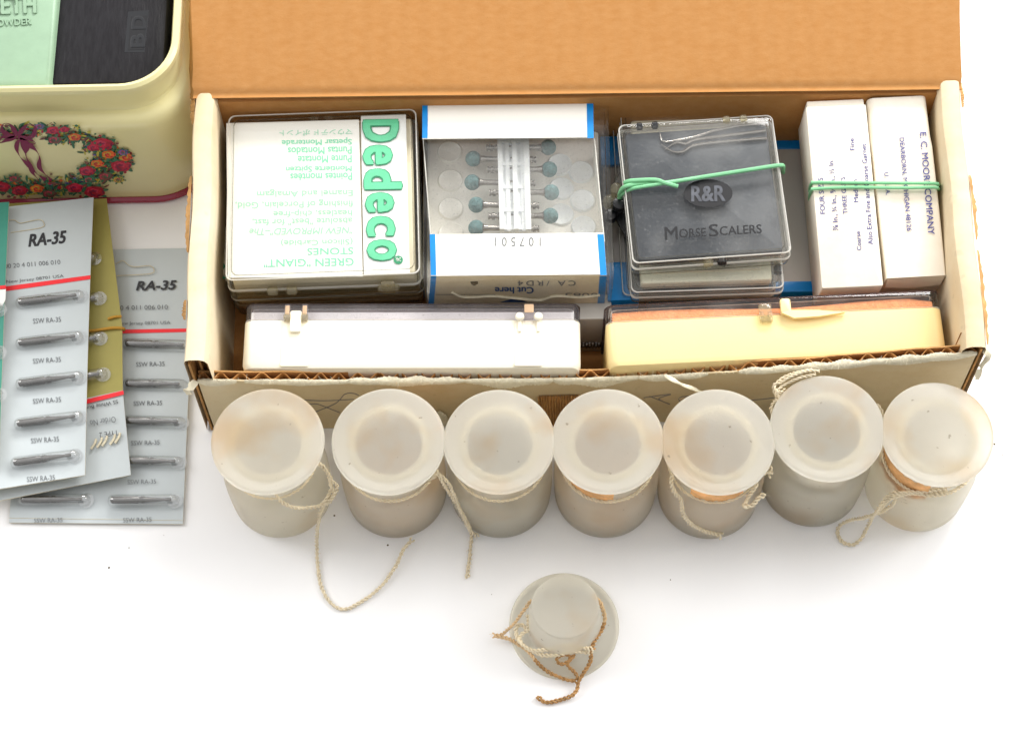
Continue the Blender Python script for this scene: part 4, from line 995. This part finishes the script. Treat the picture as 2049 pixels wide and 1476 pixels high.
# olive card with grey foot
ro = thing('bur_card', 'olive and grey bur card laid upside down, tied with an orange rubber band', 'bur card', Matrix.Translation(P(120, 700, 0)), GB)
zo = 6.0
bo_ = lambda u, v: .8*math.sin(PI*v)-4.0*(u-.3)*v*v*.3
def obend(u, v): return 1.6*math.sin(PI*v*.9)
mb = sheet([(-40, 410), (213, 397), (246, 655), (-30, 690)], zo, .5, 'olive_card', lambda u, v: 1.6*math.sin(PI*.45*v), ro)
k1 = sheet([(-30, 690), (246, 655), (247, 784), (-20, 842)], zo, .5, 'olive_card', lambda u, v: 1.6*math.sin(PI*(.45+.2*v)), ro)
k2 = sheet([(-20, 842), (247, 784), (262, 950), (-10, 1003)], zo, .5, 'bur_card', lambda u, v: 1.6*math.sin(PI*(.65+.33*v)), ro)
for kk in (k1, k2):
    off = len(mb.v); mp_ = [mb.mi(x) for x in kk.mats]; mb.v += kk.v; mb.f += [tuple(i+off for i in f) for f in kk.f]; mb.m += [mp_[i] for i in kk.m]
zq = zo+1.7
patch(mb, [(60, 826), (247, 781), (248, 789), (62, 836)], zq, 'red_print', .1)
text(mb, 'SS White Burs, Inc', 192, 812, 90, 9, -168, zq, 'ink_black', off=.1); text(mb, 'Order No', 206, 843, 52, 12, -171, zq, 'ink_grey', off=.15); text(mb, 'TYPE 2', 218, 868, 38, 10, -172, zq, 'ink_black', off=.15)
for i, x in enumerate((188, 200, 210, 226, 236)): tube(mb, smooth_path([P(x-6, 898-i*3, zq-.3), P(x+2, 886-i*3, zq), P(x+4, 878-i*3, zq)], .6), .45, 'cream_torn', 5)
mb.build('card_board', ro, angle=60)
for (x, y) in ((178, 600), (180, 680), (186, 752), (172, 520)): bur_px(ro, x-45, y+8, x+30 if y > 540 else x+26, y-4, zo+1.7)
mb = MB(); tube(mb, smooth_path([P(150, 664, zo+2.0), P(190, 661, zo+2.2), P(225, 656, zo+2.3), P(246, 657, zo+1.6), P(248, 660, zo-1)], .8), .5, 'rubber_orange', 7)
tube(mb, smooth_path([P(216, 638, zo+2.1), P(228, 634, zo+2.3), P(243, 633, zo+1.6)], .8), .45, 'rubber_orange', 7)
tag(mb.build('rubber_band'), 'thin orange rubber band around the olive bur card', 'rubber band')
# front grey card
rg = thing('bur_card', 'grey bur card with five burs lying uppermost, over the olive card', 'bur card', Matrix.Translation(P(80, 700, 0)), GB)
zg = 11.0
gb = lambda u, v: 1.5*math.sin(PI*v)
# card slopes a little: front corner lower
mb = sheet([(-90, 425), (187, 395), (170, 950), (-90, 992)], zg, .55, 'bur_card', lambda u, v: gb(u, v), rg)
def zgv(y): return zg+1.5*math.sin(PI*(y-400)/560)
text(mb, 'RA-35', 95, 478, 79, 26, 6, zgv(478), 'ink_black', bold=.035, shear=.3, off=.12)
text(mb, '500 20 4 011 006 010', 62, 529, 118, 9, 4.5, zgv(529), 'ink_grey', off=.12)
text(mb, 'Lakewood, New Jersey 08701 USA', 42, 562, 172, 8, 6, zgv(562), 'ink_grey', off=.15)
patch(mb, [(-60, 583), (181, 551), (181, 559), (-60, 593)], zgv(570), 'red_print', .2)
for x, y in ((94, 641), (94, 721), (94, 801), (90, 880), (82, 957)): text(mb, 'SSW RA-35', x, y, 56, 10, 4, zgv(y), 'ink_grey', off=.15)
hole(mb, [(17, 441), (30, 441), (40, 447), (60, 443), (80, 440), (88, 447), (82, 456), (22, 466)], zgv(450)+.1)
mb.build('card_board', rg, angle=60)
for (x0, y0, x1, y1) in ((33, 609, 170, 592), (33, 690, 168, 674), (33, 771, 168, 754), (30, 851, 168, 834), (23, 929, 160, 911)): bur_px(rg, x0, y0, x1, y1, zgv((y0+y1)/2)+.1)
# teal card
rt_ = thing('bur_card', 'teal green card at the far left edge lying over the grey bur card', 'bur card', Matrix.Translation(P(-30, 650, 0)), GB)
mb = sheet([(-90, 412), (18, 404), (-2, 930), (-90, 940)], 15, .5, 'teal_card', lambda u, v: .8*math.sin(PI*v), rt_)
patch(mb, [(-60, 577), (12, 571), (12, 578), (-60, 584)], 15.8, 'red_print', .15); patch(mb, [(-60, 585), (12, 579), (11, 600), (5, 612), (-60, 620)], 15.8, 'white_print', .12)
mb.build('card_board', rt_, angle=60)
for y in (620, 705, 790): bur_px(rt_, -80, y+6, 8, y, 15.9)

# ------------------------------------------------------------------ frosted glass bottles
HB = 46.0
stop_prof = [(10.2, 24.0), (10.6, 24.3), (10.7, 25), (11.9, 40.2), (12.2, 41.4), (13.6, 42.4), (16.2, 42.8), (17.3, 43.4), (17.7, 44.3), (17.65, 45.2), (17.3, 45.7), (16.6, HB)]
bot_prof = [(14.8, .1), (15.9, .5), (16.5, 1.8), (16.8, 8), (16.95, 16), (16.9, 22), (16.6, 25), (15.7, 27.6), (14.4, 29.3), (13.6, 30.6), (13.3, 32.5), (13.3, 37), (13.9, 38.6), (14.2, 40.0), (13.8, 41.0), (13.1, 41.2), (12.6, 40.4), (11.6, 28), (11.9, 26.8), (13.4, 25.4), (14.5, 23), (14.8, 16), (14.7, 6), (14.0, 3.6), (11, 2.8), (5, 2.6)]
proto = {}
def bottle(cx, cy, label, res=None, sc_=1.0, rz=0.0, rem=None):
    c = P(cx, cy, HB); M = Matrix.Translation((c.x, c.y, 0)) @ Matrix.Rotation(rz, 4, 'Z')
    r_ = thing('glass_bottle', label, 'bottle', M, 'frosted stoppered bottles in a row')
    if not proto:
        mb = MB(); lathe(mb, bot_prof, 'frosted_glass', M, 72); proto['b'] = mb.build('bottle_body', r_)
        mb = MB(); lathe(mb, stop_prof, 'frosted_stopper', M, 72); [mb.loft([[Vector(((11.5+g_*math.cos(b_))*math.cos(a_), (11.5+g_*math.cos(b_))*math.sin(a_), 41.6+.8*g_*math.sin(b_))) for b_ in [2*PI*q/10 for q in range(10)]] for a_ in [2*PI*q/64 for q in range(64)]], 'joint_bright_ring', M, closed=True) for g_ in (1.55, 1.15, .8, .45)]; proto['s'] = mb.build('stopper', r_)
    else:
        for k in 'bs':
            o_ = proto[k].copy(); C.objects.link(o_); o_.parent = r_
            if k == 's': q_ = random.uniform(.985, 1.012); o_.scale = (q_, q_, 1); o_.rotation_euler = (random.uniform(-.012, .012), random.uniform(-.012, .012), random.random()*6)
    if res:
        mb = MB(); lathe(mb, [(.1, 2.95), (13.6, 3.9), (14.4, 7.0), (9, 7.6), (.1, 8.0)], res, M, 40, False, False); mb.build('residue_and_reflection', r_)
    if rem:
        a0, a1, z0, z1 = rem; mb = MB(); n_ = 30; vs = []
        for i in range(n_+1):
            a_ = math.radians(a0+(a1-a0)*i/n_)-rz; zz1 = z1+.7*math.sin(i*1.3); zz0 = z0+.9*math.sin(i*.9+1)
            for z_, rr in ((zz0, 14.5), (zz1, 14.55)): vs.append((rr*math.cos(a_), rr*math.sin(a_), z_))
        mb.add(vs, [(i*2, i*2+1, i*2+3, i*2+2) for i in range(n_)], 'label_remnant', M); mb.build('label_remnant', r_)
    return r_, M
def neck_loop(mb, M, r=14.7, z=31.5, a0=0, a1=360, mat='twine', rr=.62, tilt=0.0):
    n_ = 40; yarn(mb, [M @ Vector((r*math.cos(a := math.radians(a0+(a1-a0)*i/n_)), r*math.sin(a), z+tilt*math.sin(a))) for i in range(n_+1)], rr, mat, fuzz=.3, fray=False)
BT = [
 (535, 880, 'leftmost bottle of the row, its long twine tail curling over the table', None, 0.3, None),
 (777, 880, 'bottle second from left, doubled twine strand hanging down on its right', 'residue_and_reflection', 1.1, (20, 80, 31, 39)),
 (998, 880, 'bottle third from left, plain thin twine ring and brown stain on its shoulder', 'residue_grey', 2.0, None),
 (1219, 880, 'middle bottle of the row, close twine ring and tan label scrap under its stopper', 'residue_and_reflection', 2.9, (190, 275, 31, 40)),
 (1437, 882, 'bottle with a single twine end lying down its front, third from right', 'residue_and_reflection', 3.6, (235, 305, 31, 39)),
 (1656, 857, 'bottle set highest in the row against the box front, twine loops behind its stopper', 'residue_grey', 4.2, None),
 (1876, 867, 'rightmost bottle with torn brown label and a knotted twine loop at its foot', None, 5.0, (175, 262, 26, 38)),
]
roots = [bottle(x, y, l, res, 1, rz, rem) for (x, y, l, res, rz, rem) in BT]
def strand(root, paths, r=.72, mat='twine'):
    mb = MB()
    for p in paths:
        if callable(p): p(mb)
        else: yarn(mb, [P(q[0], q[1], q[2]) for q in p], r, mat)
    return mb.build('twine', root, angle=60)
R_, M_ = zip(*roots)
strand(R_[0], [lambda mb: neck_loop(mb, M_[0], 14.2, 32, 0, 360, rr=.5),
  [(632, 926, 37), (645, 932, 37), (657, 950, 34), (661, 970, 31), (668, 985, 29), (657, 1003, 27)], [(640, 928, 35), (652, 940, 33), (664, 962, 31), (660, 985, 29), (648, 1006, 28)], [(662, 960, 32), (674, 972, 30), (668, 992, 29), (652, 1008, 28)],
  [(549, 980, 37), (556, 995, 36), (568, 1007, 34), (590, 1015, 32), (620, 1015, 29), (648, 1008, 26), (664, 992, 24)],
  [(652, 1002, 25), (643, 1020, 21), (637, 1045, 15), (634, 1070, 8), (634, 1100, 2), (638, 1150, .9), (648, 1185, .9), (668, 1211, .9), (690, 1218, .9), (720, 1205, .9), (760, 1175, 1.2), (790, 1135, 2), (808, 1098, 3), (826, 1078, 4)]])
strand(R_[1], [lambda mb: neck_loop(mb, M_[1], 14.7, 31), [(858, 946, 37), (872, 940, 37), (883, 960, 35), (898, 985, 29), (915, 1010, 22), (935, 1045, 10), (943, 1070, 2), (940, 1110, 1), (935, 1155, .9)],
  [(862, 952, 36), (880, 950, 36), (898, 968, 34), (910, 995, 27), (925, 1030, 16), (940, 1060, 6), (955, 1072, 2)], [(845, 958, 34), (862, 956, 35), (872, 948, 36)]], .72)
strand(R_[2], [lambda mb: neck_loop(mb, M_[2], 14.8, 31.3, rr=.55)])
strand(R_[3], [lambda mb: neck_loop(mb, M_[3], 14.9, 31, rr=.7), lambda mb: neck_loop(mb, M_[3], 14.9, 33, 185, 260, rr=.6)])
strand(R_[4], [lambda mb: neck_loop(mb, M_[4], 14.8, 31.0, rr=.55), [(1346, 950, 37), (1343, 965, 36), (1350, 985, 33), (1362, 1000, 30), (1366, 1025, 24), (1380, 1045, 18), (1405, 1060, 12), (1444, 1072, 8)],
  [(1512, 945, 37), (1512, 972, 35), (1500, 990, 33), (1488, 1014, 32)], [(1488, 1014, 32), (1505, 1010, 33), (1520, 995, 34), (1530, 990, 34)], [(1538, 930, 37), (1543, 942, 36), (1536, 952, 36)]], .85)
strand(R_[5], [[(1640, 742, 46), (1615, 742, 47), (1585, 752, 46), (1562, 765, 44), (1548, 770, 42), (1552, 790, 40), (1562, 792, 41)], [(1632, 748, 46), (1600, 756, 46), (1572, 768, 44), (1556, 782, 43), (1560, 797, 42), (1552, 800, 40), (1543, 815, 37), (1546, 832, 36)],
  [(1625, 740, 46), (1595, 745, 46), (1566, 756, 44), (1550, 772, 43), (1558, 784, 43), (1572, 780, 44)], [(1755, 808, 37), (1764, 822, 36), (1768, 840, 35)]], .58)
strand(R_[6], [lambda mb: neck_loop(mb, M_[6], 14.9, 31, rr=.7), lambda mb: neck_loop(mb, M_[6], 14.9, 28.5, 190, 262, rr=.7),
  [(1900, 972, 33), (1870, 980, 33), (1830, 984, 32), (1800, 985, 31), (1780, 990, 29), (1762, 1010, 25), (1750, 1028, 20), (1725, 1036, 12), (1695, 1042, 5), (1676, 1058, 2), (1682, 1080, 1), (1705, 1090, 1), (1722, 1078, 1.5), (1735, 1055, 4), (1748, 1030, 12), (1765, 1022, 20), (1785, 1010, 26), (1793, 990, 30)],
  [(1895, 980, 31), (1862, 988, 31), (1810, 988, 31), (1778, 1000, 28), (1755, 1026, 20)]], .75)

# ------------------------------------------------------------------ loose stopper, plug up
c = P(1129, 1246, 4.4); M = Matrix.Translation((c.x, c.y, 0))
ls = thing('loose_stopper', 'frosted glass stopper lying upside down alone on the table, wound with brown twine', 'stopper', M)
mb = MB(); lathe(mb, [(r_, HB-z) for r_, z in reversed(stop_prof)], 'frosted_loose', M, 80); mb.build('stopper_glass', ls)
mb = MB()
def Y(pts, r=.75, mat='twine', mat2=None): yarn(mb, [P(*q) for q in pts], r, mat, 2.8, 2, .8, mat2)
Y([(1063, 1200, 16), (1048, 1220, 14), (1030, 1245, 10), (1012, 1262, 5), (1000, 1270, 3), (986, 1271, 3)], .65, 'twine_gold')
Y([(990, 1272, 3), (1015, 1276, 4), (1040, 1290, 6), (1060, 1306, 6), (1080, 1330, 5), (1100, 1345, 4), (1130, 1358, 2.5), (1156, 1362, 2)], .75, 'twine_gold', 'twine_brown')
Y([(1058, 1262, 8), (1046, 1250, 8), (1034, 1253, 8), (1034, 1275, 7), (1050, 1292, 7), (1080, 1308, 7), (1112, 1310, 8), (1145, 1303, 9), (1185, 1305, 8)], .8, 'twine')
Y([(1056, 1230, 12), (1056, 1258, 8), (1044, 1268, 7), (1040, 1280, 7), (1062, 1300, 7), (1096, 1298, 9), (1130, 1290, 10), (1165, 1294, 10), (1185, 1300, 9)], .8, 'twine')
Y([(1188, 1192, 15), (1203, 1210, 11), (1210, 1235, 8), (1205, 1258, 7), (1190, 1280, 8), (1185, 1300, 9)], .85, 'twine_gold', 'twine_brown')
Y([(1060, 1262, 7), (1072, 1280, 7), (1086, 1293, 7), (1110, 1303, 8)], .4, 'twine_brown')
Y([(1183, 1300, 9), (1180, 1325, 6), (1168, 1345, 4), (1158, 1362, 2.5), (1154, 1380, 2), (1140, 1393, 1.5), (1110, 1402, 1), (1090, 1404, 1), (1075, 1393, 1.5)], .8, 'twine_brown')
Y([(1150, 1308, 8), (1138, 1322, 7), (1122, 1328, 6), (1114, 1318, 7), (1124, 1310, 8), (1140, 1312, 8), (1136, 1330, 6), (1150, 1345, 4), (1160, 1362, 3)], .7, 'twine_brown')
mb.build('twine', ls, angle=60)

# ------------------------------------------------------------------ a few crumbs of dust on the white table
mb = MB()
for k in range(7):
    x, y = random.choice(((random.uniform(380, 2000), random.uniform(1085, 1440)), (random.uniform(1990, 2040), random.uniform(300, 1300)), (random.uniform(100, 1000), random.uniform(1070, 1200))))
    p = P(x, y, .15); r_ = random.uniform(.08, .22)
    lathe(mb, [(.02, -.1), (r_, 0), (.02, .12)], 'dirt', Matrix.Translation(p), 6)
for (x, y) in ((218, 1135), (669, 1031), (776, 1090), (1990, 888)): lathe(mb, [(.02, -.15), (.35, 0), (.02, .15)], 'dirt', Matrix.Translation(P(x, y, .16)), 6)
o = mb.build('dust_specks'); o['kind'] = 'stuff'; o['label'] = 'tiny dark dust specks scattered over the white table'; o['category'] = 'dust'
